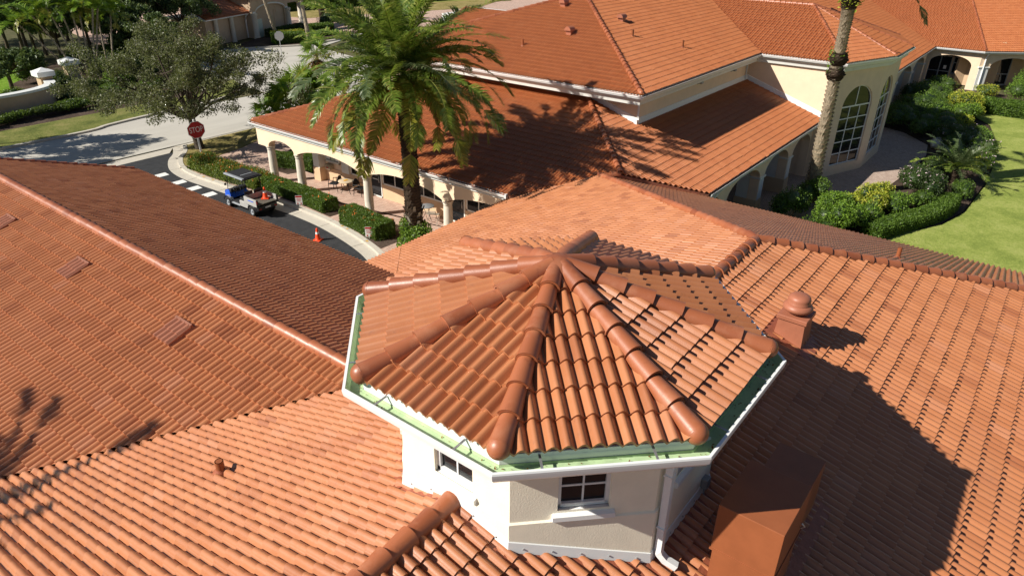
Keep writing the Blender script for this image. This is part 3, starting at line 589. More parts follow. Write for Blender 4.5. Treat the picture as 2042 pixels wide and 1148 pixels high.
# walls, windows
AW = 2.03; hw = AW*math.tan(R(22.5))
def roofz(x, y): return ZR-abs(y)*T
for k in range(8):
    M = Matrix.Rotation(R(45*k), 4, 'Z')      # local x outward, y along the face
    w = MB(); wy, z0w, z1w = .30, 7.92, 8.72
    for (ya, yb, za, zb) in ((-hw, -wy, 7.79, 8.95), (wy, hw, 7.79, 8.95), (-wy, wy, z1w, 8.95), (-wy, wy, 7.79, z0w)):
        w.add([M @ Vector((AW, y, z)) for y, z in ((ya, za), (yb, za), (yb, zb), (ya, zb))], [(0, 1, 2, 3)])
    hb = (AW+.022)*math.tan(R(22.5))
    w.add([M @ Vector(p) for p in ((AW+.022, -hb, 6.7), (AW+.022, hb, 6.7), (AW+.022, hb, 7.775), (AW+.022, -hb, 7.775), (AW, hw, 7.795), (AW, -hw, 7.795))], [(0, 1, 2, 3), (3, 2, 4, 5)])
    for y, s_ in ((-wy, 1), (wy, -1)): w.add([M @ Vector((x, y, z)) for x, z in ((AW, z0w), (AW-.13, z0w), (AW-.13, z1w), (AW, z1w))], [(0, 1, 2, 3) if s_ > 0 else (3, 2, 1, 0)])
    w.add([M @ Vector((x, y, z1w)) for x, y in ((AW, -wy), (AW-.13, -wy), (AW-.13, wy), (AW, wy))], [(3, 2, 1, 0)])
    w.build('wall', ['stucco_cream'], cup)
    win = MB()
    for (ya, yb, za, zb, xa, xb) in ((-wy, -wy+.045, z0w, z1w, -.12, -.05), (wy-.045, wy, z0w, z1w, -.12, -.05), (-wy, wy, z0w, z0w+.05, -.12, -.05), (-wy, wy, z1w-.05, z1w, -.12, -.05)):
        win.box(AW+xa, AW+xb, ya, yb, za, zb, M)
    wo_ = win.build('window', ['white'], cup)
    mu = MB(); mu.box(AW-.10, AW-.075, -.011, .011, z0w+.05, z1w-.05, M); mu.build('muntin', ['white'], wo_)
    for z in (z0w+.29, z0w+.53): mu = MB(); mu.box(AW-.098, AW-.077, -wy+.045, wy-.045, z-.011, z+.011, M); mu.build('muntin', ['white'], wo_)
    zz = [z0w+.05, z0w+.29, z0w+.53, z1w-.05]
    for i in range(3):
        for y0, y1 in ((-wy+.04, 0), (0, wy-.04)):
            p = MB(); p.add([M @ Vector((AW-.09, y, z)) for y, z in ((y0, zz[i]), (y1, zz[i]), (y1, zz[i+1]), (y0, zz[i+1]))], [(0, 1, 2, 3)]); p.build('pane', ['glass'], wo_)
    s_ = MB(); s_.add([M @ Vector(p) for p in ((AW-.06, -.30, 7.905), (AW+.055, -.36, 7.865), (AW+.055, .36, 7.865), (AW-.06, .30, 7.905), (AW+.055, -.36, 7.80), (AW+.055, .36, 7.80), (AW, -.36, 7.77), (AW, .36, 7.77), (AW+.0, -.36, 7.88), (AW+.0, .36, 7.88))],
        [(0, 1, 2, 3), (1, 4, 5, 2), (4, 6, 7, 5), (0, 8, 1), (8, 6, 4, 1), (3, 2, 9), (2, 5, 7, 9)]); s_.build('sill', ['white'], wo_)
    # base flashing following the roof and a painted apron on the tiles
    fl = MB(); N = 10; ap = AW+.034; hf = ap*math.tan(R(22.5)); ys = np.linspace(-hf, hf, N+1); Q = [M @ Vector((ap, y, 0)) for y in ys]; zb = [roofz(q.x, q.y)+.068 for q in Q]
    Q2 = [M @ Vector((ap+.018, y*(1+.018/ap), 0)) for y in ys]; vs = [(q.x, q.y, z) for q, z in zip(Q2, zb)]+[(q.x, q.y, z+.14) for q, z in zip(Q, zb)]+[(q.x*.985, q.y*.985, z+.155) for q, z in zip(Q, zb)]
    fl.add(vs, [(i, i+1, N+2+i, N+1+i) for i in range(N)]+[(N+1+i, N+2+i, 2*N+3+i, 2*N+2+i) for i in range(N)]); fo = fl.build('base_flashing', ['white'], cup)
    for i in range(5):
        y = -hf+(i+.5)*2*hf/5; q = M @ Vector((ap+.016, y, 0)); sc_ = MB(); sc_.lathe((q.x, q.y, roofz(q.x, q.y)+.14), [(.008, -.008), (.008, .008)], 6); sc_.build('screw', ['zinc'], fo)
    apn = MB(); N = 26; ys = np.linspace(-hf*1.04, hf*1.04, N+1); rows_ = []
    for j, dx in enumerate((0, .06, .12, .18)):
        rows_ += [(lambda q: (q.x, q.y, roofz(q.x, q.y)+.062-.010*j+.022*math.sin((q.x if abs(AX[k][1]) > .5 else q.y)*2*math.pi/.155)*(.3+.3*j)+random.uniform(-.008, .01)))(M @ Vector((ap+dx, y*(1+dx/ap), 0))) for y in ys]
    apn.add(rows_, [(j*(N+1)+i, (j+1)*(N+1)+i, (j+1)*(N+1)+i+1, j*(N+1)+i+1) for j in range(3) for i in range(N)], True); apn.build('flashing_apron', ['apron'], cup)
ds = [(-.72, -2.42, 8.95), (-.72, -2.36, 8.86), (-.74, -2.13, 8.66), (-.74, -2.115, 8.4), (-.74, -2.115, 7.16), (-.74, -2.13, 7.08), (-.72, -2.2, 7.0), (-.68, -2.34, 6.94)]
d_ = downspout(cup, [(-.74, -2.47, 8.97)]+ds, .085)
for z in (8.3, 7.5): m = MB(); m.box(-.80, -.68, -2.162, -2.06, z, z+.02); m.build('strap', ['white'], d_)
m = MB(); m.bbox(.55, .68, -2.14, -2.03, 7.10, 7.26, .01); bx_ = m.build('junction_box', ['greybox'], cup)
m = MB(); m.tube([(.6, -2.09, 7.11), (.6, -2.1, 6.98), (.58, -2.16, 6.9), (.4, -2.3, 6.86), (.1, -2.5, 6.8)], .011, 6); m.build('cable', ['greybox'], bx_)

# ================================================================== ARCADE BUILDING (lower skirt roof, upper block, bay)
far = thing('arcade_building', 'peach stucco arcade building with two-tier orange tile roof and tall arched bay windows', 'building', (20, 15, 0))
FR = Roof(far, 'tile_far', 4, .06)
UE, VE, ZF = 15.15, 6.2, 3.5
FR.slope((-1, 0), T, -UE, ZF, [(UE, 12.35), (UE, 31.1), (23.35, 22.9), (23.35, 14.4), (17.98, 9.03)])
FR.slope((0, -1), T, -VE, ZF, [(17.98, 9.03), (23.2, 14.25), (23.2, 11.2), (36.6, 11.2), (36.6, VE), (20.6, VE)] if False else [(17.98, 9.03), (20.15, 11.2), (36.6, 11.2), (36.6, VE), (20.6, VE)])
FR.slope((0, -1), T, -VE, ZF, [(20.15, 11.2), (23.2, 14.25), (23.2, 11.2)])
FR.slope((0, 1), T, 31.1, ZF, [(UE, 31.1), (40, 31.1), (40, 27.6), (23.35, 22.9)])
FR.slope((0, -1), T, -VE, ZF, [(48.9, VE), (70.6, VE), (86, 21.6), (48.9, 21.6)])
UE2, VE2, VE3, ZU = 21.75, 10.35, 28.45, 6.8; VM = (VE2+VE3)/2; UM = UE2+(VM-VE2); ZM = ZU+(VM-VE2)*T
BU, BM = 36.1, 42.6; ZB = ZU+(BM-BU)*T; BV = VE2+(BM-BU)
FR.slope((-1, 0), T, -UE2, ZU, [(UE2, VE2), (UE2, VE3), (UM, VM)])
FR.slope((0, -1), T, -VE2, ZU, [(UE2, VE2), (BU, VE2), (BM, BV), (BM, VM), (UM, VM)])
FR.slope((0, -1), T, -VE2, ZU, [(BM, BV), (49.1, VE2), (64, VE2+4), (64, VM), (BM, VM)])
FR.slope((0, 1), T, VE3, ZU, [(UE2, VE3), (64, VE3), (64, VM), (UM, VM)])
bA, bB, bC, bD, bP = (BU, 5.5), (40.4, 3.87), (44.8, 3.87), (49.1, 5.5), (BM, 9.75)
FR.slope((-1, 0), T, -BU, ZU, [bA, bP, (BM, BV), (BU, VE2)])
FR.slope((1, 0), T, 49.1, ZU, [bD, (49.1, VE2), (BM, BV), bP])
def facet(p, q, apex, za, ze):
    p = np.array(p); q = np.array(q); t = (q-p)/np.linalg.norm(q-p); nn = np.array([t[1], -t[0]]); a = np.array(apex)
    if (a-p)@nn > 0: nn = -nn
    return nn, (za-ze)/((p-a)@nn), p@nn
for p, q in ((bA, bB), (bB, bC), (bC, bD)):
    nn, tt, de = facet(p, q, bP, ZB, ZU); FR.slope(nn, tt, de, ZU, [p, q, bP])
FR.finish(300)
cf = dict(r=.13, n=7)
caps(far, (UE+.15, 31.0, ZF+.08), (22.9, 23.2, ZF+(22.9-UE)*T+.05), ball=True, **cf)
caps(far, (18.0, 9.05, ZF+(18-UE)*T+.06), (22.95, 14.0, ZF+(22.95-UE)*T+.06), **cf)
caps(far, (UE2+.1, VE2+.1, ZU+.08), (UM, VM, ZM+.05), ball=True, **cf); caps(far, (UE2+.1, VE3-.1, ZU+.08), (UM, VM, ZM+.05), **cf)
caps(far, (UM, VM, ZM+.03), (64, VM, ZM+.03), **cf)
for p in (bA, bB, bC, bD): caps(far, (p[0]+.02*(BM-p[0]), p[1]+.02*(bP[1]-p[1]), ZU+.09), (*bP, ZB+.05), ball=True, r=.11, n=7)
caps(far, (*bP, ZB+.03), (BM, BV, ZB+.03), **cf)
caps(far, (17.4, 9.65, ZR-9.65*T+.03), (17.98, 9.03, ZF+(17.98-UE)*T+.02), **cf)
# gutters and cornices
def cornice(pts, outs, z, h=.34, dd=.22):
    pts = [np.array(p, float) for p in pts]; path = []
    for i, p in enumerate(pts):
        a = np.array(outs[max(i-1, 0)], float); b_ = np.array(outs[min(i, len(outs)-1)], float); v = a+b_; path.append((p, v/(v@a)))
    return sweep([(-.5, z), (-.01, z), (-.01, z-.06), (-.06, z-.09), (-.12, z-h*.6), (-.14, z-h*.88), (-dd, z-h*.9), (-dd, z-h), (-.5, z-h)], path).build('cornice', ['offwhite'], far)
s2 = 1/2**.5
gutter_run(far, [(UE+.02, 12.75), (UE+.02, 31.08), (30, 31.08)], [(-1, 0), (0, 1)], ZF+.0, 1.2)
m = MB(); m.box(UE-.13, UE+.03, 12.72, 12.78, ZF-.13, ZF+.06); m.build('gutter_end', ['white'], far)
cornice([(UE+.05, 12.3), (UE+.05, 31.05), (29.9, 31.05)], [(-1, 0), (0, 1)], ZF-.12, .11, .13)
gutter_run(far, [(20.7, VE+.02), (36.5, VE+.02)], [(0, -1)], ZF, 1.1)
gutter_run(far, [(UE2+.02, 30), (UE2+.02, VE2+.02), (BU+.02, VE2+.02), (BU+.02, bA[1]), bB, bC, (bD[0], bD[1]), (49.1, VE2)],
           [(-1, 0), (0, -1), (-1, 0), tuple(facet(bA, bB, bP, 1, 0)[0]), (0, -1), tuple(facet(bC, bD, bP, 1, 0)[0]), (1, 0)], ZU, 1.4)
bo = [tuple(facet(bA, bB, bP, 1, 0)[0]), (0, -1), tuple(facet(bC, bD, bP, 1, 0)[0])]
cornice([(UE2+.05, VE3-.1), (UE2+.05, VE2+.05), (BU+.05, VE2+.05), (BU+.05, bA[1]+.02), (bB[0], bB[1]+.04), (bC[0], bC[1]+.04), (bD[0]-.04, bD[1]+.02), (49.05, VE2)], [(-1, 0), (0, -1), (-1, 0)]+bo+[(1, 0)], ZU-.12, .40, .26)
gutter_run(far, [(48.9, VE+.02), (70.5, VE+.02)], [(0, -1)], ZF, 2)
# upper walls
m = MB(); m.prism([(22.85, 11.05), (36.8, 11.05), (36.8, 27.8), (22.85, 27.8)], 3.2, ZU-.2); m.build('upper_wall', ['stucco_peach'], far)
def base_flash(a, b_, za, zb, o):
    a = np.array(a); b_ = np.array(b_); o = np.array(o)*.03; m = MB(); m.add([(*(a+o), za+.05), (*(b_+o), zb+.05), (*(b_+o), zb+.36), (*(a+o), za+.36), (*a, za+.38), (*b_, zb+.38)], [(0, 1, 2, 3), (3, 2, 5, 4)]); m.build('wall_flashing', ['white'], far)
zr_ = lambda v: ZF+(v-VE)*T
base_flash((22.85, 11.05), (36.8, 11.05), zr_(11.05), zr_(11.05), (0, -1)); base_flash((22.85, 14.2), (22.85, 11.05), zr_(14.0), zr_(11.05), (-1, 0)); base_flash((22.85, 27.8), (22.85, 14.2), ZF+(22.85-UE)*T, ZF+(22.85-UE)*T, (-1, 0))
downspout(far, [(22.3, 10.75, 6.66), (22.5, 10.9, 6.5), (22.78, 11.0, 6.36), (22.78, 11.0, 5.5), (22.7, 10.95, 5.42)], .09)
downspout(far, [(36.0, 10.4, 6.62), (36.0, 10.75, 6.4), (36.0, 10.98, 6.3), (36.0, 10.98, 5.3)], .09)
# bay walls with tall arched windows
wA, wB, wC, wD = np.array([36.45, 5.85]), np.array([40.35, 4.35]), np.array([44.85, 4.35]), np.array([48.75, 5.85])
def bay_face(p, q, win):
    L = np.linalg.norm(q-p); t = (q-p)/L; o = np.array([t[1], -t[0]]); N = 24
    P3 = lambda s_, z, d=0.: (*(p+t*s_+o*d), z); m = MB(); s0, s1, zs, zsp = win; rad = (s1-s0)/2; cx_ = (s0+s1)/2; zt = 6.5
    arc = [(cx_-rad*math.cos(a), zsp+rad*.86*math.sin(a)) for a in np.linspace(0, math.pi, N+1)]
    m.add([P3(0, 0), P3(s0, 0), P3(s0, zt), P3(0, zt)], [(0, 1, 2, 3)]); m.add([P3(s1, 0), P3(L, 0), P3(L, zt), P3(s1, zt)], [(0, 1, 2, 3)]); m.add([P3(s0, 0), P3(s1, 0), P3(s1, zs), P3(s0, zs)], [(0, 1, 2, 3)])
    m.add([P3(*a) for a in arc]+[P3(a[0], zt) for a in arc], [(i, i+1, N+2+i, N+1+i) for i in range(N)])
    ring = [(s0, zs)]+arc+[(s1, zs)]; m.add([P3(*a) for a in ring]+[P3(*a, -.16) for a in ring], [(i, len(ring)+i, len(ring)+i+1, i+1) for i in range(len(ring)-1)]); m.add([P3(s0, zs), P3(s1, zs), P3(s1, zs, -.16), P3(s0, zs, -.16)], [(0, 1, 2, 3)])
    m.build('bay_wall', ['stucco_peach'], far)
    f = MB()
    def bar(a, b_, w=.035, d0=-.15, d1=-.09):
        a = np.array(a); b_ = np.array(b_); u_ = (b_-a)/np.linalg.norm(b_-a); n_ = np.array([-u_[1], u_[0]])*w
        f.add([P3(*(x+y), d) for d in (d0, d1) for x, y in ((a, -n_), (b_, -n_), (b_, n_), (a, n_))], [(4, 5, 6, 7), (0, 4, 7, 3), (1, 2, 6, 5), (0, 1, 5, 4), (3, 7, 6, 2)])
    for i in range(len(ring)-1): bar(ring[i], ring[i+1], .05)
    bar((s0, zs), (s1, zs), .05); win_o = f.build('window', ['white'], far)
    W3 = (s1-s0)/3; zrow = [zs+(zsp-zs)*k/5 for k in range(6)]
    for k in range(1, 6): f = MB(); bar((s0, zrow[k]), (s1, zrow[k]), .04 if k == 5 else .028, -.14, -.1); f.build('muntin', ['white'], win_o)
    for k in (1, 2): f = MB(); bar((s0+W3*k, zs), (s0+W3*k, zsp), .028, -.14, -.1); f.build('muntin', ['white'], win_o)
    f = MB(); bar((cx_, zsp), (cx_, zsp+rad*.86), .03, -.14, -.1); f.build('muntin', ['white'], win_o)
    for i in range(3):
        for k in range(5):
            g_ = MB(); tl = random.uniform(-.004, .004); g_.add([P3(s0+W3*i, zrow[k], -.125+tl), P3(s0+W3*(i+1), zrow[k], -.125), P3(s0+W3*(i+1), zrow[k+1], -.125-tl), P3(s0+W3*i, zrow[k+1], -.125)], [(0, 1, 2, 3)]); g_.build('pane', ['glass'], win_o)
    for h in (0, 1):
        aa = arc[:N//2+1] if h == 0 else arc[N//2:]; g_ = MB(); g_.add([P3(*a, -.125) for a in aa]+[P3(cx_, zsp, -.125)], [tuple(range(len(aa)+1))]); g_.build('pane', ['glass'], win_o)
bay_face(wA, wB, (.95, 3.72, .62, 4.12)); bay_face(wB, wC, (.8, 3.7, .62, 4.12)); bay_face(wC, wD, (.5, 3.3, .62, 4.12))
m = MB(); m.prism([tuple(wA), (36.45, 11.1), (36.7, 11.1), (36.7, 5.95)], 0, 6.5); m.build('bay_wall', ['stucco_peach'], far)
m = MB(); m.prism([tuple(wD), (48.5, 5.9), (48.5, 11.1), (48.75, 11.1)], 0, 6.5); m.build('bay_wall', ['stucco_peach'], far)
m = MB(); m.prism([(36.6, 6.0), (40.4, 4.6), (44.8, 4.6), (48.6, 6.0), (48.6, 20), (36.6, 20)], 6.4, 6.5); m.build('ceiling', ['offwhite'], far)
base_flash((36.45, 11.1), (36.45, 5.9), zr_(11.1), zr_(5.9), (-1, 0))
# arcades
def arch_wall(name, P, tdir, L, ztop, arches, thick, mat, parent, foot=None, pw=.5):
    """wall strip along tdir with elliptical openings (s_centre, half width, spring z, rise, bottom z of opening); foot = z of the wall bottom elsewhere"""
    P = np.array(P, float); t = np.array(tdir, float); o = np.array([t[1], -t[0]]); S = [0, L]
    for c, hw_, zs, ri in arches: S += list(c-hw_*np.cos(np.linspace(0, np.pi, 25)))
    S = sorted(set(round(x, 4) for x in S)); m = MB(); z0 = foot
    def zb(x, e):
        for c, hw_, zs, ri in arches:
            if abs(x-c) < hw_+1e-3 and abs(x+e-c) < hw_: return zs+ri*max(0, 1-((x-c)/hw_)**2)**(pw if hw_ > 1.5 else .5)
        return z0
    for i in range(len(S)-1):
        a, b_ = S[i], S[i+1]; e = (b_-a)/2; za, zb_ = zb(a, e), zb(b_, -e)
        q = [(P+t*a, za), (P+t*b_, zb_), (P+t*b_, ztop), (P+t*a, ztop)]
        f = [(*x, z) for x, z in q]; bk = [(*(x-o*thick), z) for x, z in q]; m.add(f+bk, [(0, 1, 2, 3), (7, 6, 5, 4), (1, 0, 4, 5)])
        if i and abs(zb(a, -1e-2)-za) > .01 : m.add([(*(P+t*a), za), (*(P+t*a), zb(a, -1e-2)), (*(P+t*a-o*thick), zb(a, -1e-2)), (*(P+t*a-o*thick), za)], [(0, 1, 2, 3)])
    m.add([(*(P+t*a-o*d), z) for a in (0, L) for d in (0, thick) for z in (z0, ztop)], [(0, 1, 3, 2), (4, 6, 7, 5)]); return m.build(name, mat, parent)
cols = [30.05, 27.5, 22.0, 16.5, 11.2]
arch_wall('arcade_wall', (15.29, 30.9), (0, -1), 19.7, ZF-.3, [(30.9-(a+b_)/2, (a-b_)/2-.12, 2.27, .5) for a, b_ in zip(cols[:-1], cols[1:])], .42, ['stucco_peach'], far, 2.24, .8)
arch_wall('arcade_wall', (17.6, 30.893), (-1, 0), 1.885, ZF-.305, [(.95, .8, 2.27, .42)], .38, ['stucco_peach'], far, 2.24)
for v in cols[:4]:
    c = MB(); c.lathe((15.5, v, .2), [(.29, -.08), (.29, .07), (.26, .09), (.26, .14), (.225, .18), (.23, .8), (.205, 1.8), (.195, 1.86), (.22, 1.88), (.22, 1.92), (.2, 1.94), (.23, 1.98), (.26, 2.0), (.26, 2.06)], 20); c.build('column', ['column'], far)
m = MB(); m.box(15.2, 17.9, 12, 30.9, ZF-.28, ZF-.24); m.build('soffit', ['offwhite'], far)
# street-side inner wall with its windows, doors and notice board
m = MB(); m.box(17.62, 17.95, 12.2, 28.6, .1, 3.25); m.build('inner_wall', ['stucco_peach'], far)
m = MB(); m.box(17.585, 17.64, 12.2, 28.15, .1, .92); m.build('wainscot', ['stucco_tan'], far)
m = MB(); m.box(17.2, 17.66, 28.1, 28.65, .92, 3.25); pl_ = m.build('pilaster', ['offwhite'], far); m = MB(); m.box(17.17, 17.68, 28.07, 28.68, .1, .92); m.build('plinth', ['stucco_tan'], pl_)
m = MB(); m.box(17.5, 17.64, 25.9, 26.5, .92, 3.25); m.build('pilaster', ['offwhite'], far)
m = MB(); m.box(18.0, 30, 28.3, 28.6, .1, 3.25); m.build('wall', ['stucco_peach'], far)
def inner_window(v0, v1, z0, z1, nv, nh, name='window', door=False):
    f = MB(); x0 = 17.56
    for (a, b_, c, d) in ((v0, v0+.07, z0, z1), (v1-.07, v1, z0, z1), (v0, v1, z0, z0+.07), (v0, v1, z1-.07, z1)): f.box(x0, 17.63, a, b_, c, d)
    w = f.build(name, ['offwhite'], far)
    for i in range(1, nv): f = MB(); y = v0+(v1-v0)*i/nv; f.box(x0+.004, 17.625, y-.03, y+.03, z0+.07, z1-.07); f.build('mullion', ['offwhite'], w)
    for i in range(1, nh): f = MB(); z = z0+(z1-z0)*i/nh; f.box(x0+.006, 17.622, v0+.07, v1-.07, z-.025, z+.025); f.build('mullion', ['offwhite'], w)
    for i in range(nv):
        for j in range(nh):
            g_ = MB(); ya, yb = v0+.03+(v1-v0-.06)*i/nv, v0+.03+(v1-v0-.06)*(i+1)/nv; za, zb = z0+.03+(z1-z0-.06)*j/nh, z0+.03+(z1-z0-.06)*(j+1)/nh
            g_.add([(17.578, yb, za), (17.578, ya, za), (17.578, ya, zb), (17.578, yb, zb)], [(0, 1, 2, 3)]); g_.build('pane', ['glass'], w)
    if door: h_ = MB(); h_.tube([(17.55, v0+.14, 1.0), (17.5, v0+.14, 1.0), (17.5, v0+.14, 1.35), (17.55, v0+.14, 1.35)], .015, 6); h_.build('handle', ['zinc'], w)
    return w
inner_window(24.55, 25.8, .95, 2.4, 2, 1); d1 = inner_window(23.3, 24.3, .13, 2.35, 1, 1, 'door', True); inner_window(21.3, 23.2, .95, 2.4, 2, 2)
m = MB(); m.add([(17.57, y, z) for y, z in ((24.2, .55), (23.45, .45), (23.42, 1.6), (24.2, 2.2))], [(0, 1, 2, 3)]); m.build('poster', ['blackmat'], d1)
m = MB(); [m.add([(17.567, y+.0, z) for y, z in ((24.0, zz_), (23.6, zz_), (23.6, zz_+hh_), (24.0, zz_+hh_))], [(0, 1, 2, 3)]) for zz_, hh_ in ((1.75, .1), (1.55, .05), (1.35, .04), (1.1, .04))]; m.build('poster_print', ['paper'], d1)
inner_window(18.6, 20.9, .95, 2.4, 3, 1); inner_window(17.3, 18.3, .13, 2.35, 1, 1, 'door', True); w3 = inner_window(15.6, 17.2, .95, 2.4, 2, 2)
m = MB(); m.add([(17.572, y, z) for y, z in ((16.75, 1.75), (16.5, 1.75), (16.5, 2.1), (16.75, 2.1))], [(0, 1, 2, 3)]); m.build('notice', ['paper'], w3)
nb = thing('notice_board', 'glazed white framed notice board with pinned papers on the arcade wall', 'notice board', (17.58, 27.3, 1.1))
m = MB(); [m.box(17.53, 17.61, *q) for q in ((26.7, 26.78, 1.3, 2.35), (27.9, 27.98, 1.3, 2.35), (26.7, 27.98, 1.3, 1.38), (26.7, 27.98, 2.27, 2.35))]; m.build('frame', ['offwhite'], nb); m = MB(); m.box(17.585, 17.6, 26.75, 27.95, 1.33, 2.3); m.build('backing', ['greybox'], nb)
for (a, b_, c, d, mt) in ((27.55, 27.9, 1.45, 2.2, 'paper'), (27.2, 27.5, 1.8, 2.2, 'paper'), (27.15, 27.45, 1.42, 1.75, 'tan_door'), (26.82, 27.1, 1.45, 1.9, 'paper'), (26.85, 27.12, 1.95, 2.2, 'leaf_hedge')): m = MB(); m.box(17.578, 17.584, a, b_, c, d); m.build('notice', [mt], nb)
mbx = thing('wall_mailbox', 'grey brown metal box with red label below the notice board', 'mailbox', (17.5, 27.5, .95)); m = MB(); m.bbox(17.3, 17.6, 27.3, 27.75, .92, 1.22, .03); m.build('body', ['palmbark'], mbx); m = MB(); m.box(17.292, 17.3, 27.45, 27.62, 1.0, 1.07); m.build('label_plate', ['signred'], mbx)
# courtyard arcade: deep piers, dark inner wall
pr_ = [(23.2, 24.0), (28.3, 29.0), (32.55, 33.25), (36.4, 36.6)]
arch_wall('arcade_wall', (20.6, 6.62), (1, 0), 15.9, ZF-.26, [((a[1]+b_[0])/2-20.6, (b_[0]-a[1])/2, 2.08, .8) for a, b_ in zip([(19.5, 20.3)]+pr_[:-1], pr_)][0:4], .5, ['stucco_peach'], far, .02)
for a, b_ in pr_[:3]:
    m = MB(); m.box(a+.02, b_-.02, 6.7, 7.75, .02, ZF-.3); p_ = m.build('pier', ['offwhite'], far); m = MB(); m.bbox(a-.06, b_+.06, 6.55, 7.8, 2.0, 2.1, .02); m.build('capital', ['offwhite'], p_); m = MB(); m.box(a-.02, b_+.02, 6.585, 7.79, .02, .85); m.build('plinth', ['stucco_tan'], p_)
    m = MB(); m.box(a+.08, b_-.08, 6.6, 6.64, .86, 2.0); m.build('pier_face', ['offwhite'], p_)
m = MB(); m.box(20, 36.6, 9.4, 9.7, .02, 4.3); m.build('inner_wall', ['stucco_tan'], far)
for u0 in (25, 29.6, 33.8): m = MB(); m.box(u0, u0+1.9, 9.33, 9.4, .05, 2.3); d_ = m.build('door', ['blackmat'], far); m = MB(); m.box(u0+.1, u0+.9, 9.32, 9.335, .9, 2.2); m.build('pane', ['glass'], d_)
downspout(far, [(22.7, 6.12, 3.38), (22.7, 6.3, 3.3), (22.7, 6.5, 3.12), (22.55, 6.55, 2.9), (22.0, 6.56, 2.75), (21.85, 6.56, 2.6), (21.85, 6.56, .4)], .09)
m = MB(); m.box(20.6, 36.5, 6.2, 9.5, ZF-.25, ZF-.21); m.build('soffit', ['offwhite'], far)
# rear arcade past the bay
pr2 = [(52.0, 52.6), (58.3, 59.0), (64.2, 64.9), (69.6, 70.2)]
arch_wall('arcade_wall', (48.9, 6.62), (1, 0), 21.4, ZF-.26, [((a[1]+b_[0])/2-48.9, (b_[0]-a[1])/2, 2.1, .8) for a, b_ in zip(pr2[:-1], pr2[1:])], .5, ['stucco_peach'], far, .02)
for a, b_ in pr2: m = MB(); m.box(a+.02, b_-.02, 6.64, 7.75, .02, ZF-.3); p_ = m.build('pier', ['offwhite'], far); m = MB(); m.box(a-.06, b_+.06, 6.55, 7.8, 2.0, 2.12); m.build('capital', ['offwhite'], p_)
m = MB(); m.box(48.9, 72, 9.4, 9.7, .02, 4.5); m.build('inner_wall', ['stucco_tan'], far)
# hooded and pipe vents on the far roofs
def hood(u, v, z, lab, tilt):
    th = thing('hood_vent', lab, 'roof vent', (u, v, z), 'hooded vents on the far roof'); m = MB(); m.box(u-.16, u+.16, v-.16, v+.16, z-.2, z+.24); m.build('curb', ['vent_clay'], th)
    m = MB(); N = 10; vs = [(u+x, v+.2*math.cos(a), z+.25+.2*math.sin(a)) for x in (-.26, .22) for a in np.linspace(0, math.pi, N+1)]; m.add(vs, [(i, i+1, N+2+i, N+1+i) for i in range(N)], True); m.add(vs[N+1:], [tuple(range(N+1))]); m.add(vs[:N+1], [tuple(range(N, -1, -1))]); m.add([vs[0], vs[N], vs[2*N+1], vs[N+1]], [(0, 1, 2, 3)]); m.build('hood', ['vent_clay'], th)
hood(26.1, 17.2, ZU+(26.1-UE2)*T, 'hooded clay vent on the upper roof slope facing the palm', 0); hood(29.0, 19.6, ZU+(29-UE2)*T, 'hooded clay vent close to the upper hip of the far roof', 0); hood(29.4, 16.0, ZU+(16.0-VE2)*T, 'hooded clay vent just right of the long upper hip', 0)
pipe('vent_pipe', 'thin vent pipe on the upper slope beside the date palm crown', (24.35, 19.0, ZU+(24.35-UE2)*T), .42, .06); pipe('vent_pipe', 'thin vent pipe right of the long hip on the upper slope', (28.0, 14.5, ZU+(14.5-VE2)*T), .4, .07); pipe('vent_pipe', 'thin vent pipe low on the upper slope above the white gutter', (30.2, 12.6, ZU+(12.6-VE2)*T), .45, .06)
for (p, o, lab) in (((16.5-1.05, 15.0, 2.9), (-1, 0), 'white bullet security camera on the arcade fascia near the tile eave'), ((15.45, 30.6, 2.95), (-1, .4), 'white bullet security camera on the outer arcade corner')):
    th = thing('security_camera', lab, 'camera', p, 'cameras under the arcade eave'); m = MB(); m.tube([(p[0]+.12, p[1], p[2]), (p[0]-.02, p[1], p[2])], .02, 6); m.build('mount', ['white'], th); m = MB(); m.tube([(p[0]-.02, p[1]-.05, p[2]), (p[0]-.06, p[1]+.2, p[2]-.04)], .045, 8); m.build('barrel', ['offwhite'], th)
for (u, lab) in ((33.7, 'grey flood light under the upper gutter near the bay'), (29.2, 'small wall lantern on the upper wall below the gutter')):
    th = thing('wall_light', lab, 'wall light', (u, 10.9, 6.1)); m = MB(); m.bbox(u-.12, u+.12, 10.75, 10.9, 6.1, 6.22, .02); m.build('head', ['cartgrey'], th); m = MB(); m.tube([(u, 10.88, 6.15), (u, 11.05, 6.05)], .025, 6); m.build('arm', ['cartgrey'], th)

# ================================================================== GARDEN WING (far right)
wing = thing('garden_wing', 'far courtyard wing with wide stucco arches, dark glass doors and orange tile roof', 'building', (72, 4, 0))
WR = Roof(wing, 'tile_far', 4, .05)
WE = 70.6; ZW = 3.5
kx_, ky_ = .8, .6
WR.slope((-1, 0), T, -WE, ZW, [(WE, VE), (86, 21.6), (86, 7.33), (WE, 2.2)])
hipd = np.array([1-.6, -.8]); 
WR.slope((-kx_, -ky_), T, -(kx_*WE+ky_*2.2), ZW, [(WE, 2.2), (86, 7.33), (99, -8), (WE+.6*24, 2.2-.8*24)])
WR.finish(300)
caps(wing, (WE+.1, 2.15, ZW+.08), (86, 7.33, ZW+((86-WE))*T+.05), r=.12, n=7)
gutter_run(wing, [(WE+.02, VE), (WE+.02, 2.2), (WE+.6*24, 2.2-.8*24)], [(-1, 0), (-kx_, -ky_)], ZW, 0)
pa = np.array([WE+.45, 2.35]); tb = np.array([.6, -.8])
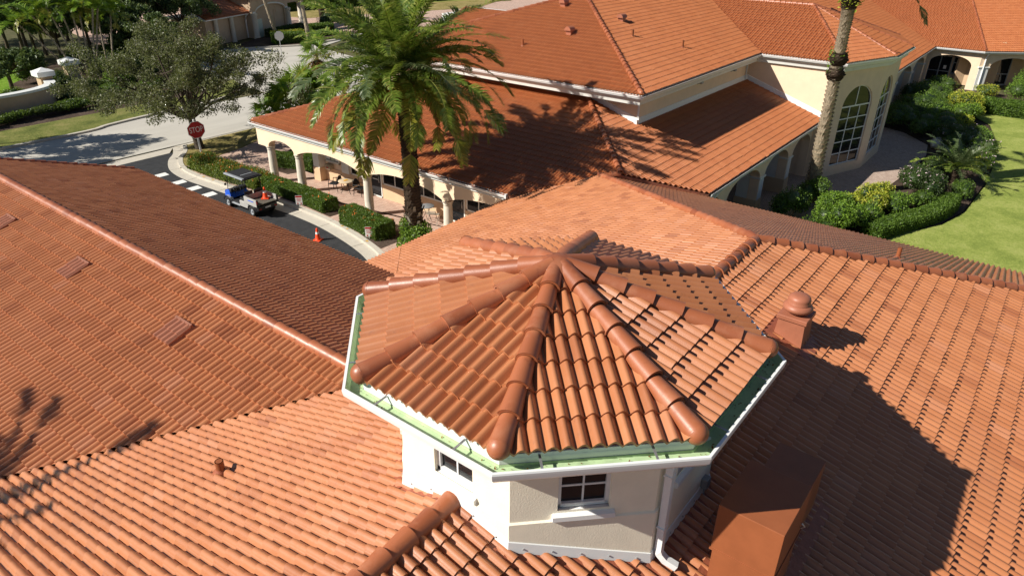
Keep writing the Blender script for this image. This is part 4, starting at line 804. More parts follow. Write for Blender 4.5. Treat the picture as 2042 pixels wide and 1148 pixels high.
arch_wall('arcade_wall', (WE+.45, 7), (0, -1), 4.65, ZW-.26, [(2.3, 1.75, 2.05, .85)], .5, ['stucco_peach'], wing, .02)
arch_wall('arcade_wall', tuple(pa), tuple(tb), 22, ZW-.26, [(2.9+4.9*k, 1.95, 2.05, .85) for k in range(4)], .5, ['stucco_peach'], wing, .02)
for s_ in (.45, 5.35, 10.25):
    Mx = frame2((*(pa+tb*s_), 0), math.atan2(tb[1], tb[0])); m = MB(); m.box(-.42, .42, -.06, .8, .02, 2.05, Mx); p_ = m.build('pier', ['offwhite'], wing); m = MB(); m.bbox(-.52, .52, -.12, .86, 2.02, 2.14, .02, Mx); m.build('capital', ['offwhite'], p_)
Mx = frame2((*pa, 0), math.atan2(tb[1], tb[0])); downspout(wing, [Mx @ Vector(q) for q in ((.35, -.42, 3.4), (.35, -.36, 3.3), (.35, -.12, 3.05), (.35, -.1, 2.8), (.35, -.1, .1))], .1)
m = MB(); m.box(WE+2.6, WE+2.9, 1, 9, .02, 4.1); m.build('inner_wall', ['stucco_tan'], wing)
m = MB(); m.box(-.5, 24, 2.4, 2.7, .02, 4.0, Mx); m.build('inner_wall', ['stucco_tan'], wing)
def wing_door(M_, x0, x1, z0, z1, cols_, leaf):
    f = MB(); [f.box(a, b_, -.06, .0, c, d, M_) for a, b_, c, d in ((x0, x0+.08, z0, z1), (x1-.08, x1, z0, z1), (x0, x1, z1-.08, z1), (x0, x1, z0, z0+.12))]; w = f.build(leaf, ['cartgrey'], wing)
    for i in range(cols_):
        a, b_ = x0+.04+(x1-x0-.08)*i/cols_, x0+.04+(x1-x0-.08)*(i+1)/cols_; g_ = MB(); g_.add([M_ @ Vector(p) for p in ((a, -.03, z0+.1), (b_, -.03, z0+.1), (b_, -.03, z1-.04), (a, -.03, z1-.04))], [(0, 1, 2, 3)]); g_.build('pane', ['glass'], w)
        if i: f = MB(); f.box(a-.05, a+.05, -.065, -.01, z0, z1, M_); f.build('mullion', ['cartgrey'], w)
    f = MB(); f.box(x0+.08, x1-.08, -.062, -.012, z0+1.0, z0+1.07, M_); f.build('rail', ['cartgrey'], w)
    return w
Ma = frame2((WE+2.6, 9, 0), -math.pi/2); dd_ = wing_door(Ma, 2.3, 4.2, .05, 2.5, 2, 'door'); wing_door(Ma, 1.4, 2.2, .9, 2.5, 1, 'window'); wing_door(Ma, 4.3, 5.0, .9, 2.5, 1, 'window')
m = MB(); [m.add([Ma @ Vector(p) for p in ((a, -.066, c), (a+.25, -.066, c), (a+.25, -.066, c+.33), (a, -.066, c+.33))], [(0, 1, 2, 3)]) for a, c in ((1.65, 1.75), (3.6, 1.3))]; m.build('notice', ['paper'], dd_)
for k in range(3): Mk = Mx @ Matrix.Translation((1.6+4.9*k, 2.4, 0)); wing_door(Mk, 0, 2.8, .05, 2.6, 2, 'window')

# ================================================================== STREET FURNITURE, VEHICLE, FURNITURE
def text_mesh(txt, size, name='lettering'):
    c = bpy.data.curves.new('t', 'FONT'); c.body = txt; c.size = size; c.align_x = 'CENTER'; c.align_y = 'CENTER'; c.extrude = .002
    o = bpy.data.objects.new('t', c); COL.objects.link(o); dg = bpy.context.evaluated_depsgraph_get(); me = bpy.data.meshes.new_from_object(o.evaluated_get(dg)); me.name = name; bpy.data.objects.remove(o); return me
def stop_sign(loc, rotz, lab, w=1.0, hc=2.0, lean=0, postmat='white', front=True):
    th = thing('stop_sign', lab, 'stop sign', loc, None, rotz)
    m = MB(); m.box(-.045, .045, -.045, .045, 0, hc+w*.62) if postmat == 'white' else m.tube([(0, 0, 0), (0, 0, hc+w*.5)], .035, 8); m.build('post', [postmat], th, False)
    r_ = w/2/math.cos(R(22.5)); oc = lambda s_, y: [(s_*r_*math.cos(R(22.5+45*k)), y, hc+s_*r_*math.sin(R(22.5+45*k))) for k in range(8)]
    m = MB(); m.add(oc(1, -.06)+oc(1, -.048), [tuple(range(8)), tuple(range(15, 7, -1))]+[(k, 8+k, 8+(k+1) % 8, (k+1) % 8) for k in range(8)]); pl_ = m.build('plate', ['offwhite' if front else 'galv'], th, False)
    if front:
        m = MB(); m.add(oc(.94, -.063), [tuple(range(8))]); m.build('face', ['signred'], pl_, False)
        me = text_mesh('STOP', w*.42); o = link('lettering', me, 'signwhite', pl_, False); o.matrix_local = Matrix.Translation((0, -.066, hc)) @ Matrix.Rotation(R(90), 4, 'X') @ Matrix.Scale(.8, 4, (1, 0, 0)) @ Matrix.Scale(1.15, 4, (0, 1, 0))
    m = MB(); m.box(-.05, .05, -.05, .05, hc+.1, hc+.14); m.build('bolt', ['zinc'], th, False)
    th.rotation_euler = (0, lean, rotz); return th
view = lambda u, v: math.atan2(v-CAM[1], u-CAM[0])-math.pi/2
stop_sign((14.95, 36.8, .1), view(15, 36.8)+R(18), 'red octagonal stop sign on a white post at the walkway corner', 1.02, 2.0, R(-2))
stop_sign((40.5, 64.2, 0), view(40, 64)+R(12), 'stop sign seen from its grey back beside the gatehouse road', .95, 2.15, 0, 'galv', False)
stop_sign((28.6, 44.2, 0), view(28, 44)+R(-25), 'red stop sign half hidden behind the fan palms', .8, 1.75, 0, 'galv', True)
def yard_sign(loc, lab, rotz):
    th = thing('yard_sign', lab, 'sign', loc, 'small notices in the hedge bed', rotz); m = MB(); m.box(-.012, .012, -.01, .01, 0, .35); m.build('stake', ['white'], th, False)
    m = MB(); m.box(-.17, .17, -.025, -.012, .12, .62); p_ = m.build('panel', ['signwhite'], th, False)
    m = MB(); m.box(-.16, .16, -.029, -.026, .52, .61)
    for z, w_ in ((.45, .11), (.40, .13), (.35, .09), (.30, .12)): m.box(-w_, w_, -.029, -.026, z, z+.018)
    for x in (-.11, .06): m.box(x, x+.07, -.029, -.026, .15, .22)
    m.build('print', ['signred'], p_, False)
yard_sign((13.92, 25.75, .13), 'small white and red notice staked beside the longer clipped hedge', view(14, 25.7)-R(12)); yard_sign((13.42, 19.75, .13), 'small white and red notice staked at the short rounded hedge', view(13.4, 19.7)-R(12))
def cone(loc, lab):
    th = thing('traffic_cone', lab, 'traffic cone', loc, 'orange traffic cones', random.uniform(0, 1)); m = MB(); m.bbox(-.19, .19, -.19, .19, 0, .045, .015); m.build('base', ['cone'], th, False)
    m = MB(); m.lathe((0, 0, 0), [(.15, .045), (.135, .06), (.088, .33)], 18); m.lathe((0, 0, 0), [(.07, .44), (.045, .6), (.03, .62), (0, .622)], 18); m.build('body', ['cone'], th, False); m = MB(); m.lathe((0, 0, 0), [(.09, .33), (.071, .44)], 18); m.build('collar', ['signwhite'], th, False)
cone((11.95, 21.75, .01), 'orange traffic cone with white collar standing on the asphalt drive')
# utility cart, nose toward +v
ct = thing('utility_cart', 'blue and white utility cart with black canopy parked by the hedge', 'utility cart', (12.33, 27.8, .01)); Mc = Matrix.Identity(4)
def P_(name, mat, parent=ct, **k): return name
def cpart(name, mat, fn, parent=ct): m = MB(); fn(m); return m.build(name, [mat] if isinstance(mat, str) else mat, parent, False)
for sx in (-.52, .52):
    for y in (1.12, -1.05):
        def wheel(m, sx=sx, y=y):
            N = 20; prof = [(-.1, .17), (-.11, .24), (-.09, .27), (.09, .27), (.11, .24), (.1, .17)]; vs = [(sx+a, y+r_*math.cos(2*math.pi*k/N), .27+r_*math.sin(2*math.pi*k/N)) for a, r_ in prof for k in range(N)]
            m.add(vs, [(i*N+k, i*N+(k+1) % N, (i+1)*N+(k+1) % N, (i+1)*N+k) for i in range(len(prof)-1) for k in range(N)], True)
        w = cpart('tyre', 'rubber', wheel)
        def rim(m, sx=sx, y=y):
            N = 14; x = sx+(.07 if sx > 0 else -.07); vs = [(x+(dx if sx > 0 else -dx), y+r_*math.cos(2*math.pi*k/N), .27+r_*math.sin(2*math.pi*k/N)) for dx, r_ in ((.03, .17), (-.01, .15), (-.01, .07), (.035, .05), (.035, 0.001)) for k in range(N)]; m.add(vs, [(i*N+k, i*N+(k+1) % N, (i+1)*N+(k+1) % N, (i+1)*N+k) for i in range(4) for k in range(N)])
        cpart('rim', 'cartgrey', rim, w)
cpart('chassis', 'blackmat', lambda m: (m.bbox(-.5, .5, -1.35, 1.2, .25, .42, .03), m.bbox(-.45, .45, -1.5, -1.3, .3, .55, .03)))
def nose(m):
    prof = [(1.05, .35), (1.45, .36), (1.52, .5), (1.5, .72), (1.38, .86), (1.1, .95), (.98, .95), (.9, .5)]
    for w0, w1 in ((-.5, .5),): k = len(prof); m.add([(w0+.04*(i in (2, 3)), y, z) for i, (y, z) in enumerate(prof)]+[(w1-.04*(i in (2, 3)), y, z) for i, (y, z) in enumerate(prof)], [tuple(range(k)), tuple(range(2*k-1, k-1, -1))]+[(i, k+i, k+(i+1) % k, (i+1) % k) for i in range(k)])
nz = cpart('front_cowl', 'blue', nose)
for x in (-.36, .36): cpart('headlight', 'signwhite', lambda m, x=x: m.bbox(x-.09, x+.09, 1.44, 1.53, .58, .7, .02), nz)
for sx in (-1, 1):
    def fender(m, sx=sx):
        N = 8; yc = FY; a = [(yc+.36*math.cos(t), .27+.36*math.sin(t)) for t in np.linspace(.1, math.pi-.15, N+1)]; m.add([(sx*.42, y, z) for y, z in a]+[(sx*.62, y, z) for y, z in a], [(i, i+1, N+2+i, N+1+i) for i in range(N)])
    for FY in (1.12, -1.05): cpart('fender', 'cartgrey', fender)
    cpart('side_panel', 'cartwhite', lambda m, sx=sx: m.bbox(sx*.48-.09, sx*.48+.09, -.72, .05, .3, .62, .03)); cpart('rocker', 'cartgrey', lambda m, sx=sx: m.bbox(sx*.52-.05, sx*.52+.05, .05, .85, .27, .36, .02))
cpart('floor', 'blackmat', lambda m: m.box(-.5, .5, 0, 1.0, .36, .40))
cpart('seat', 'black', lambda m: (m.bbox(-.5, .5, -.45, .1, .58, .75, .05), m.bbox(-.5, -.04, -.52, -.4, .75, 1.15, .05), m.bbox(.04, .5, -.52, -.4, .75, 1.15, .05)))
cpart('dashboard', 'blackmat', lambda m: (m.bbox(-.48, .48, .85, 1.1, .8, .98, .04)))
def steer(m):
    c = Vector((-.25, .62, 1.02)); ax = Vector((0, -.6, .8)); a = Vector((1, 0, 0)); b_ = ax.cross(a); m.tube([c+(a*math.cos(t)+b_*math.sin(t))*.18 for t in np.linspace(0, 2*math.pi, 21)], .016, 6); m.tube([c, c-ax*.35], .02, 6); m.tube([c-a*.18, c+a*.18], .015, 5)
cpart('steering_wheel', 'black', steer)
cpart('roof_post', 'black', lambda m: m.tube([(-.5, 1.08, .92), (-.5, .92, 1.78)], .018, 6)); cpart('roof_post', 'black', lambda m: m.tube([(.5, 1.08, .92), (.5, .92, 1.78)], .018, 6)); cpart('roof_post', 'black', lambda m: m.tube([(-.5, -.5, .7), (-.5, -.42, 1.78)], .018, 6)); cpart('roof_post', 'black', lambda m: m.tube([(.5, -.5, .7), (.5, -.42, 1.78)], .018, 6))
cpart('windscreen', 'windscreen', lambda m: m.add([(-.47, 1.06, .95), (.47, 1.06, .95), (.47, .99, 1.4), (-.47, .99, 1.4)], [(0, 1, 2, 3)]))
cpart('canopy', 'blackmat', lambda m: (m.bbox(-.58, .58, -.62, 1.1, 1.77, 1.86, .04), m.bbox(-.45, .45, -.55, 1.0, 1.85, 1.895, .02))); cpart('canopy_strip', 'cartgrey', lambda m: (m.bbox(-.59, -.45, -.6, 1.09, 1.80, 1.885, .02), m.box(-.3, .35, -.06, .0, 1.894, 1.90)))
bed = cpart('cargo_bed', 'bedliner', lambda m: m.box(-.58, .58, -1.62, -.5, .68, .72))
for nm, q in (('bed_side', (-.62, -.56, -1.62, -.5, .6, .98)), ('bed_side', (.56, .62, -1.62, -.5, .6, .98)), ('bed_front', (-.56, .56, -.56, -.5, .7, .98))): cpart(nm, 'cartwhite', lambda m, q=q: m.bbox(*q, .012), bed)
cpart('stripe', 'blue', lambda m: m.box(-.626, -.621, -1.35, -.85, .82, .87), bed); cpart('corner_guard', 'black', lambda m: (m.box(-.635, -.55, -1.66, -1.6, .6, .99), m.box(.55, .635, -1.66, -1.6, .6, .99)), bed); cpart('tail_light', 'signred', lambda m: m.box(-.64, -.6, -1.67, -1.655, .8, .95), bed)
cpart('rear_bumper', 'black', lambda m: m.bbox(-.56, .56, -1.62, -1.45, .38, .62, .03)); cpart('number_plate', 'paper', lambda m: m.box(-.16, .16, -1.635, -1.622, .46, .54)); cpart('tail_light', 'signred', lambda m: (m.box(-.52, -.38, -1.632, -1.62, .44, .49), m.box(.38, .52, -1.632, -1.62, .44, .49)))
cpart('mirror', 'black', lambda m: (m.tube([(-.5, 1.02, 1.25), (-.6, 1.02, 1.28)], .012, 5), m.bbox(-.68, -.58, 1.0, 1.04, 1.22, 1.34, .01)))
cone((12.62, 26.75, .73), 'orange traffic cone riding in the cargo bed of the cart')
# patio chairs and tables
def chair(loc, rotz, lab):
    th = thing('patio_chair', lab, 'chair', loc, 'wicker patio chairs', rotz)
    for x in (-.25, .25):
        m = MB(); m.tube([(x, -.26, 0), (x, -.25, .44), (x, -.22, .64)], .018, 6); m.build('leg', ['black'], th, False); m = MB(); m.tube([(x, .3, 0), (x, .24, .44), (x, .3, .9)], .018, 6); m.build('leg', ['black'], th, False)
        m = MB(); m.tube([(x, -.22, .64), (x*1.05, 0, .66), (x, .26, .62)], .02, 6); m.build('armrest', ['black'], th, False)
    m = MB(); m.bbox(-.25, .25, -.26, .24, .41, .45, .015); m.build('seat', ['blackmat'], th, False)
    m = MB(); N = 10; pts = [(.27*math.cos(t), .29+.02*math.sin(t), .52+.4*math.sin(t)) for t in np.linspace(0, math.pi, N+1)]; m.add(pts+[(p[0], p[1]+.02, p[2]) for p in pts], [tuple(range(N+1)), tuple(range(2*N+1, N, -1))]+[(i, N+1+i, N+2+i, i+1) for i in range(N)]); m.build('backrest', ['blackmat'], th, False)
chair((16.72, 26.25, .13), R(200), 'black wicker armchair left of the round patio table'); chair((17.1, 24.55, .13), R(10), 'black wicker armchair right of the round patio table')
def table(loc, lab, r_, h, mt, mesh=False):
    th = thing('patio_table', lab, 'table', loc, 'round patio tables'); m = MB(); m.lathe((0, 0, h), [(0.001, 0), (r_*.98, 0), (r_, .01), (r_, .025), (r_*.97, .035), (.001, .035)], 24); m.build('tabletop', [mt], th, False)
    for a in range(3):
        c, s_ = math.cos(a*2.094+.4), math.sin(a*2.094+.4); m = MB(); m.tube([(c*r_*.8, s_*r_*.8, 0), (c*r_*.45, s_*r_*.45, h*.35), (c*r_*.3, s_*r_*.3, h*.6), (c*r_*.55, s_*r_*.55, h)], .016, 6); m.build('leg', ['black'], th, False)
    m = MB(); m.tube([(r_*.33*math.cos(t), r_*.33*math.sin(t), h*.55) for t in np.linspace(0, 6.283, 17)], .012, 5); m.build('stretcher', ['black'], th, False); return th
table((16.85, 25.4, .13), 'round stone-topped patio table with a folded leaflet, between two armchairs', .44, .7, 'tabletop')
lf = MB(); lf.add([(16.7, 25.35, .874), (16.95, 25.3, .874), (17.0, 25.5, .89), (16.74, 25.55, .874)], [(0, 1, 2, 3)]); tag(lf.build('leaflet', ['yellow_paint']), 'yellow leaflet lying on the round patio table', 'leaflet')
table((16.95, 19.3, .13), 'small dark mesh bistro table behind the date palm trunk', .36, .7, 'greybox')
th = thing('sling_chair', 'pale tilted wire sling chair behind the date palm trunk', 'chair', (16.75, 18.75, .13), None, R(120))
for x in (-.26, .26): m = MB(); m.tube([(x, .35, 0), (x, -.3, .38), (x, -.38, .4)], .016, 6); m.tube([(x, -.25, 0), (x, .2, .36), (x, .48, .85)], .016, 6); m.build('frame', ['boot'], th, False)
for k in range(7): m = MB(); t_ = k/6; m.box(-.26, .26, -.36+.8*t_, -.28+.8*t_, .38+.42*t_**2, .40+.42*t_**2); m.build('slat', ['boot'], th, False)

# ================================================================== VEGETATION
def clump_points(centres, rad, per, r=None, shell=.55):
    r = r or rng; out = []; dirs = []
    for c, rr in zip(centres, rad):
        d = r.normal(size=(per, 3)); d /= np.linalg.norm(d, axis=1)[:, None]; q = r.uniform(shell, 1, (per, 1))**.6
        out.append(c+d*q*rr); dirs.append(d)
    return np.concatenate(out), np.concatenate(dirs)
def shrub(name, lab, cat, c, rad, mat, n=1500, leaf=.07, group=None, flower=None, nf=60, stems=True, lumps=9, core=True):
    th = thing(name, lab, cat, (c[0], c[1], c[2]), group); c = np.array(c, float); rad = np.array(rad, float); r = np.random.default_rng(int(abs(c[0]*131+c[1]*17))+3)
    L = r.normal(size=(lumps, 3)); L /= np.linalg.norm(L, axis=1)[:, None]; L[:, 2] = np.abs(L[:, 2])*.9+.05
    cen = c+np.array([0, 0, rad[2]*.5])+L*rad*[.55, .55, .5]; rr = np.outer(r.uniform(.42, .62, lumps), rad*[1, 1, .8])
    n = int(n*2.3); leaf = leaf*.85; P, D = clump_points(cen, rr, n//lumps, r, .45); P[:, 2] = np.maximum(P[:, 2], c[2]+.04)
    V, F = leaf_quads(P, leaf, .5, .55, r, D*.5); link('foliage', npmesh('foliage', V, F), mat, th)['kind'] = 'stuff'
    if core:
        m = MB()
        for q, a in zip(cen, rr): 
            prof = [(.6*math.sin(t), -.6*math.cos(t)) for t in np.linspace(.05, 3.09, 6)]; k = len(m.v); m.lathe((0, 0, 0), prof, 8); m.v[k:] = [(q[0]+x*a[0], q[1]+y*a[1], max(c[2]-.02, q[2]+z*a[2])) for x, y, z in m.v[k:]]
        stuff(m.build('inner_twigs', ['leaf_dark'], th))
    if flower:
        d = r.normal(size=(nf, 3)); d[:, 2] = np.abs(d[:, 2]); d /= np.linalg.norm(d, axis=1)[:, None]; pick = P[r.integers(0, len(P), nf)]; Pf = pick+d*.03
        Pk = (Pf[:, None]+r.normal(0, .03, (nf, 5, 3))).reshape(-1, 3); V, F = leaf_quads(Pk, leaf*.75, 1, .8, r); link('flowers', npmesh('flowers', V, F), flower, th)['kind'] = 'stuff'
    m = MB(); [m.tube([(c[0]+random.uniform(-.1, .1), c[1]+random.uniform(-.1, .1), c[2]-.02), (c[0]+random.uniform(-.3, .3)*rad[0], c[1]+random.uniform(-.3, .3)*rad[1], c[2]+rad[2]*.6)], .015, 5) for _ in range(1)]; m.build('stem', ['bark'], th)
    return th
def hedge(name, lab, path, width, h, mat, z0=.13, leaf=.075, dens=900, flower=None, nf=40, group=None, rough=.06, rnd=.25):
    """clipped hedge swept along a 2D path with rounded edges"""
    P = smooth_line(path, 8) if len(path) > 2 else [np.array(path[0])+(np.array(path[1])-np.array(path[0]))*t for t in np.linspace(0, 1, 12)]
    P = np.array(P); th = thing(name, lab, 'hedge', (P[0][0], P[0][1], z0), group); seg = np.linalg.norm(np.diff(P, axis=0), axis=1); cum = np.concatenate([[0], np.cumsum(seg)]); Ltot = cum[-1]; r = np.random.default_rng(int(Ltot*1000)+int(P[0][0]*7))
    area = Ltot*(2*h+width)+2*width*h; n = int(area*dens); s_ = r.uniform(-width*.2, Ltot+width*.2, n); end = (s_ < 0) | (s_ > Ltot)
    per = 2*h+width; q = r.uniform(0, per, n); lat = np.where(q < h, -width/2, np.where(q < h+width, q-h-width/2, width/2)); zz = np.where(q < h, q, np.where(q < h+width, h, per-q))
    # end faces
    ne = int(2*width*h*dens); s2 = np.concatenate([np.full(ne//2, 0.), np.full(ne-ne//2, Ltot)]); lat2 = r.uniform(-width/2, width/2, ne); z2 = r.uniform(0, h, ne)
    s_ = np.concatenate([np.clip(s_, 0, Ltot), s2]); lat = np.concatenate([lat, lat2]); zz = np.concatenate([zz, z2])
    # rounding
    ex = np.clip((np.abs(lat)-(width/2-rnd))/rnd, 0, 1); ez = np.clip((zz-(h-rnd))/rnd, 0, 1); k = np.maximum(1, np.hypot(ex, ez)); lat = np.sign(lat)*np.where(ex > 0, width/2-rnd+rnd*ex/k, np.abs(lat)); zz = np.where(ez > 0, h-rnd+rnd*ez/k, zz)
    es = np.clip((np.abs(lat)-(width/2-rnd))/rnd, 0, 1)
    sm_ = np.clip(s_, es*rnd*.6, Ltot-es*rnd*.6)
    x = np.interp(sm_, cum, P[:, 0]); y = np.interp(sm_, cum, P[:, 1]); tx = np.gradient(P[:, 0]); ty = np.gradient(P[:, 1]); nl = np.hypot(tx, ty); ax = np.interp(sm_, cum, tx/nl); ay = np.interp(sm_, cum, ty/nl)
    C = np.stack([x+ay*lat, y-ax*lat, z0+zz], 1); wob = .5*np.sin(C[:, 0]*3.1+1)+.5*np.sin(C[:, 1]*2.7)+.4*np.sin(C[:, 0]*7+C[:, 1]*5); C += r.normal(0, rough*.5, C.shape); C[:, 2] += wob*rough*.7*(zz/h); C[:, 2] = np.maximum(C[:, 2], z0+.02)
    V, F = leaf_quads(C, leaf, .6, .6, r); link('foliage', npmesh('foliage', V, F), mat, th)['kind'] = 'stuff'
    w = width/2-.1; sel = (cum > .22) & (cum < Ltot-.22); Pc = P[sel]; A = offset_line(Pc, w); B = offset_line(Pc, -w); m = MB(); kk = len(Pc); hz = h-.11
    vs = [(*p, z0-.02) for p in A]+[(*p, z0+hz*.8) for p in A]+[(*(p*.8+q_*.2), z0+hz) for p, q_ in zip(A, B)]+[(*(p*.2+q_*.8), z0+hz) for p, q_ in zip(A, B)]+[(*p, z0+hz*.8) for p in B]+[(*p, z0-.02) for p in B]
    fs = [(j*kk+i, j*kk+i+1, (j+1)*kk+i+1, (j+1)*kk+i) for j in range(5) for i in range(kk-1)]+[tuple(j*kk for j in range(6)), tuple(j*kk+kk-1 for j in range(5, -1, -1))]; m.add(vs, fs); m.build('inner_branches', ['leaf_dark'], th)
    if flower:
        pk = C[zz > h*.75]; pk = pk[r.integers(0, len(pk), nf)]; Pk = (pk[:, None]+[0, 0, .04]+r.normal(0, .035, (nf, 7, 3))).reshape(-1, 3); V, F = leaf_quads(Pk, .06, 1, .8, r); link('flowers', npmesh('flowers', V, F), flower, th)['kind'] = 'stuff'
    return th
def limb_tree(name, lab, base, trunk_h, crown_c, crown_r, leafmat, nleaf, leaf, barkmat, seed, trunk_r=.22, clumps=90, per_shell=.25, lean=(0, 0), group=None, low=-.5, cl=(.09, .17)):
    r = np.random.default_rng(seed); th = thing(name, lab, 'tree', base, group); b_ = np.array(base, float); cc = np.array(crown_c, float); cr = np.array(crown_r, float)
    m = MB(); fork = b_+np.array([lean[0], lean[1], trunk_h]); m.tube([b_-[0, 0, .1], b_+[0, 0, .1], b_*.5+fork*.5+r.normal(0, .05, 3), fork], [trunk_r*1.35, trunk_r*1.1, trunk_r*.9, trunk_r*.8], 10)
    d = r.normal(size=(clumps, 3)); d /= np.linalg.norm(d, axis=1)[:, None]; d[:, 2] = np.where(d[:, 2] < low, -d[:, 2], d[:, 2]); lob = 1+.28*np.sin(d[:, :1]*4.2+seed)*np.cos(d[:, 1:2]*3.6+seed*2)+.15*np.sin(d[:, 2:]*7+d[:, :1]*5); cen = cc+d*cr*lob*(r.uniform(per_shell, 1, (clumps, 1))**.55)*.9
    tips = cen[r.permutation(clumps)[:min(18, clumps)]]
    for t in tips:
        mid = fork*.5+t*.5+r.normal(0, .3, 3)*[1, 1, .5]; m.tube([fork, fork*.65+mid*.35, mid, t], [trunk_r*.5, trunk_r*.38, trunk_r*.22, .02], 6, False)
        for _ in range(3):
            t2 = cen[r.integers(0, clumps)]
            if np.linalg.norm(t2-mid) < cr.max()*.8: m.tube([mid, (mid+t2)/2+r.normal(0, .15, 3), t2], [trunk_r*.18, trunk_r*.1, .012], 5, False)
    m.build('trunk', [barkmat], th)
    rad = np.outer(r.uniform(cl[0], cl[1], clumps)*cr.mean(), [1, 1, .75])*1.35; P, D = clump_points(cen, rad, nleaf//clumps, r, .15); P = P+r.normal(0, .08, P.shape)
    V, F = leaf_quads(P, leaf, .35, .55, r); link('crown', npmesh('crown', V, F), leafmat, th)['kind'] = 'stuff'; return th
def frond_geo(L, e0, droop, nl, ll, lw, vee, seed, fwd=.75, hang=.35, rach=.03, start=.12):
    """feather frond heading +x from origin; returns V,F"""
    r = np.random.default_rng(seed); N = 14; s_ = np.linspace(0, 1, N+1); ang = e0-droop*s_**1.35; ds = L/N; x = np.concatenate([[0], np.cumsum(np.cos(ang[:-1])*ds)]); z = np.concatenate([[0], np.cumsum(np.sin(ang[:-1])*ds)])
    swy = .05*L*np.sin(s_*2.5)*r.normal(); C = np.stack([x, swy, z], 1); V = []; F = []
    for i in range(N+1):
        w = rach*(1-.85*s_[i]); V += [C[i]+[0, w, 0], C[i]+[0, -w, 0], C[i]+[0, 0, w*.8]]
    for i in range(N):
        for a, b_ in ((0, 1), (1, 2), (2, 0)): F.append((3*i+a, 3*i+b_, 3*i+3+b_, 3*i+3+a))
    for k in range(nl):
        t = start+(1-start)*(k+.5)/nl; f = t*N; i = min(int(f), N-1); c = C[i]+(C[i+1]-C[i])*(f-i); tang = C[i+1]-C[i]; tang /= np.linalg.norm(tang); upv = np.array([-tang[2], 0, tang[0]]); Lk = ll*(math.sin(min(1, .25+t*.95)*math.pi)**.6 if t < .8 else .9-.5*(t-.8)/.2)*r.uniform(.85, 1.12)
        for sgn in (1, -1):
            sd = np.array([0, sgn, 0.]); jj = r.normal(0, .12, 3); fw = fwd*(.7+.6*t); d1 = sd+tang*fw+upv*vee+jj; d1 /= np.linalg.norm(d1); d2 = d1+np.array([0, 0, -hang])+jj*.5; d2 /= np.linalg.norm(d2)
            w = lw*r.uniform(.8, 1.2); wv = np.cross(d1, upv); wv /= np.linalg.norm(wv)+1e-9; wv = wv*w/2+upv*w*.15; p1 = c+d1*Lk*.55; p2 = p1+d2*Lk*.45; o = len(V)
            V += [c-wv*.6, c+wv*.6, p1+wv, p1-wv, p2+wv*.12, p2-wv*.12]; F += [(o, o+1, o+2, o+3), (o+3, o+2, o+4, o+5)]
    return np.array(V), np.array(F)
def frond_set(n, L, nl, ll, lw, vee=.35, droops=(.6, 1.8), e0=(0, 1.2), seed=1, mats=('frond',), hang=.35):
    out = []
    for i in range(n):
        f = (i+.5)/n; V, F = frond_geo(L*rng.uniform(.92, 1.06), e0[1]+(e0[0]-e0[1])*f, droops[0]+(droops[1]-droops[0])*f, nl, ll, lw, vee, seed*100+i, hang=hang); me = npmesh('frond', V, F); me.materials.append(MAT[mats[i*len(mats)//n]]); out.append(me)
    return out
def put_frond(th, me, p, az, scale=1., roll=0, name='frond', tilt=0):
    o = bpy.data.objects.new(name, me); COL.objects.link(o); o.parent = th; o.matrix_parent_inverse = Matrix.Translation(-Vector(th['_loc']))
    o.matrix_basis = Matrix.Translation(Vector(p)) @ Matrix.Rotation(az, 4, 'Z') @ Matrix.Rotation(tilt, 4, 'Y') @ Matrix.Rotation(roll, 4, 'X') @ Matrix.Scale(scale, 4); return o
def ringed_trunk(th, pts, radii, mat, rings=60, rough=.12, n=14, name='trunk'):
    pts = [np.array(p, float) for p in pts]; P = smooth_line(pts, max(2, rings//(len(pts)-1))); R_ = np.interp(np.linspace(0, 1, len(P)), np.linspace(0, 1, len(radii)), radii)
    V = []; F = []
    for i, (p, r_) in enumerate(zip(P, R_)):
        for q in (0, 1):
            rr = r_*(1+(rough if q == 0 else -rough*.3)); ph = i*.7
            V += [(p[0]+rr*(1+random.uniform(-.09, .09))*math.cos(2*math.pi*(k+.5*(i % 2))/n), p[1]+rr*(1+random.uniform(-.05, .05))*math.sin(2*math.pi*(k+.5*(i % 2))/n), p[2]+(.012 if q == 0 else .0)+(P[1][2]-P[0][2])*.55*(q == 0)) for k in range(n)]
    for i in range(2*len(P)-1): F += [(i*n+k, i*n+(k+1) % n, (i+1)*n+(k+1) % n, (i+1)*n+k) for k in range(n)]
    return link(name, npmesh(name, V, F), mat, th)
# ---- the big date palm in front of the arcade
dp = thing('date_palm', 'large date palm with arching green fronds in front of the arcade', 'palm tree', (13.55, 16.7, .13)); top = np.array([13.42, 16.75, 8.05])
ringed_trunk(dp, [(13.55, 16.7, .1), (13.5, 16.7, 3), (13.46, 16.72, 6), tuple(top)], [.34, .33, .29, .30, .36], 'palmbark_dark', 74, .2)
r = np.random.default_rng(5)
for k in range(46):      # old leaf bases round the foot
    a = r.uniform(0, 6.28); z = r.uniform(.5, 2.3); d = np.array([math.cos(a), math.sin(a), 0]); c = np.array([13.55, 16.7, z]); s_ = np.array([-d[1], d[0], 0]); up = np.array([0, 0, 1.]); l_ = r.uniform(.25, .5); V = [c+d*.3-s_*.09, c+d*.3+s_*.09, c+d*(.42+.1*r.random())+up*l_+s_*.05, c+d*(.42+.1*r.random())+up*l_-s_*.05, c+d*.36+up*.02]
    m = MB(); m.add(V, [(0, 1, 2, 3), (0, 4, 1)]); m.build('leaf_base', ['boot'], dp)
fs = frond_set(14, 4.85, 104, .64, .046, .32, (.75, 1.8), (-.42, 1.35), 3, ('frond', 'frond', 'frond', 'frond_grey', 'frond', 'frond', 'frond_yellow', 'frond_yellow'), .45)
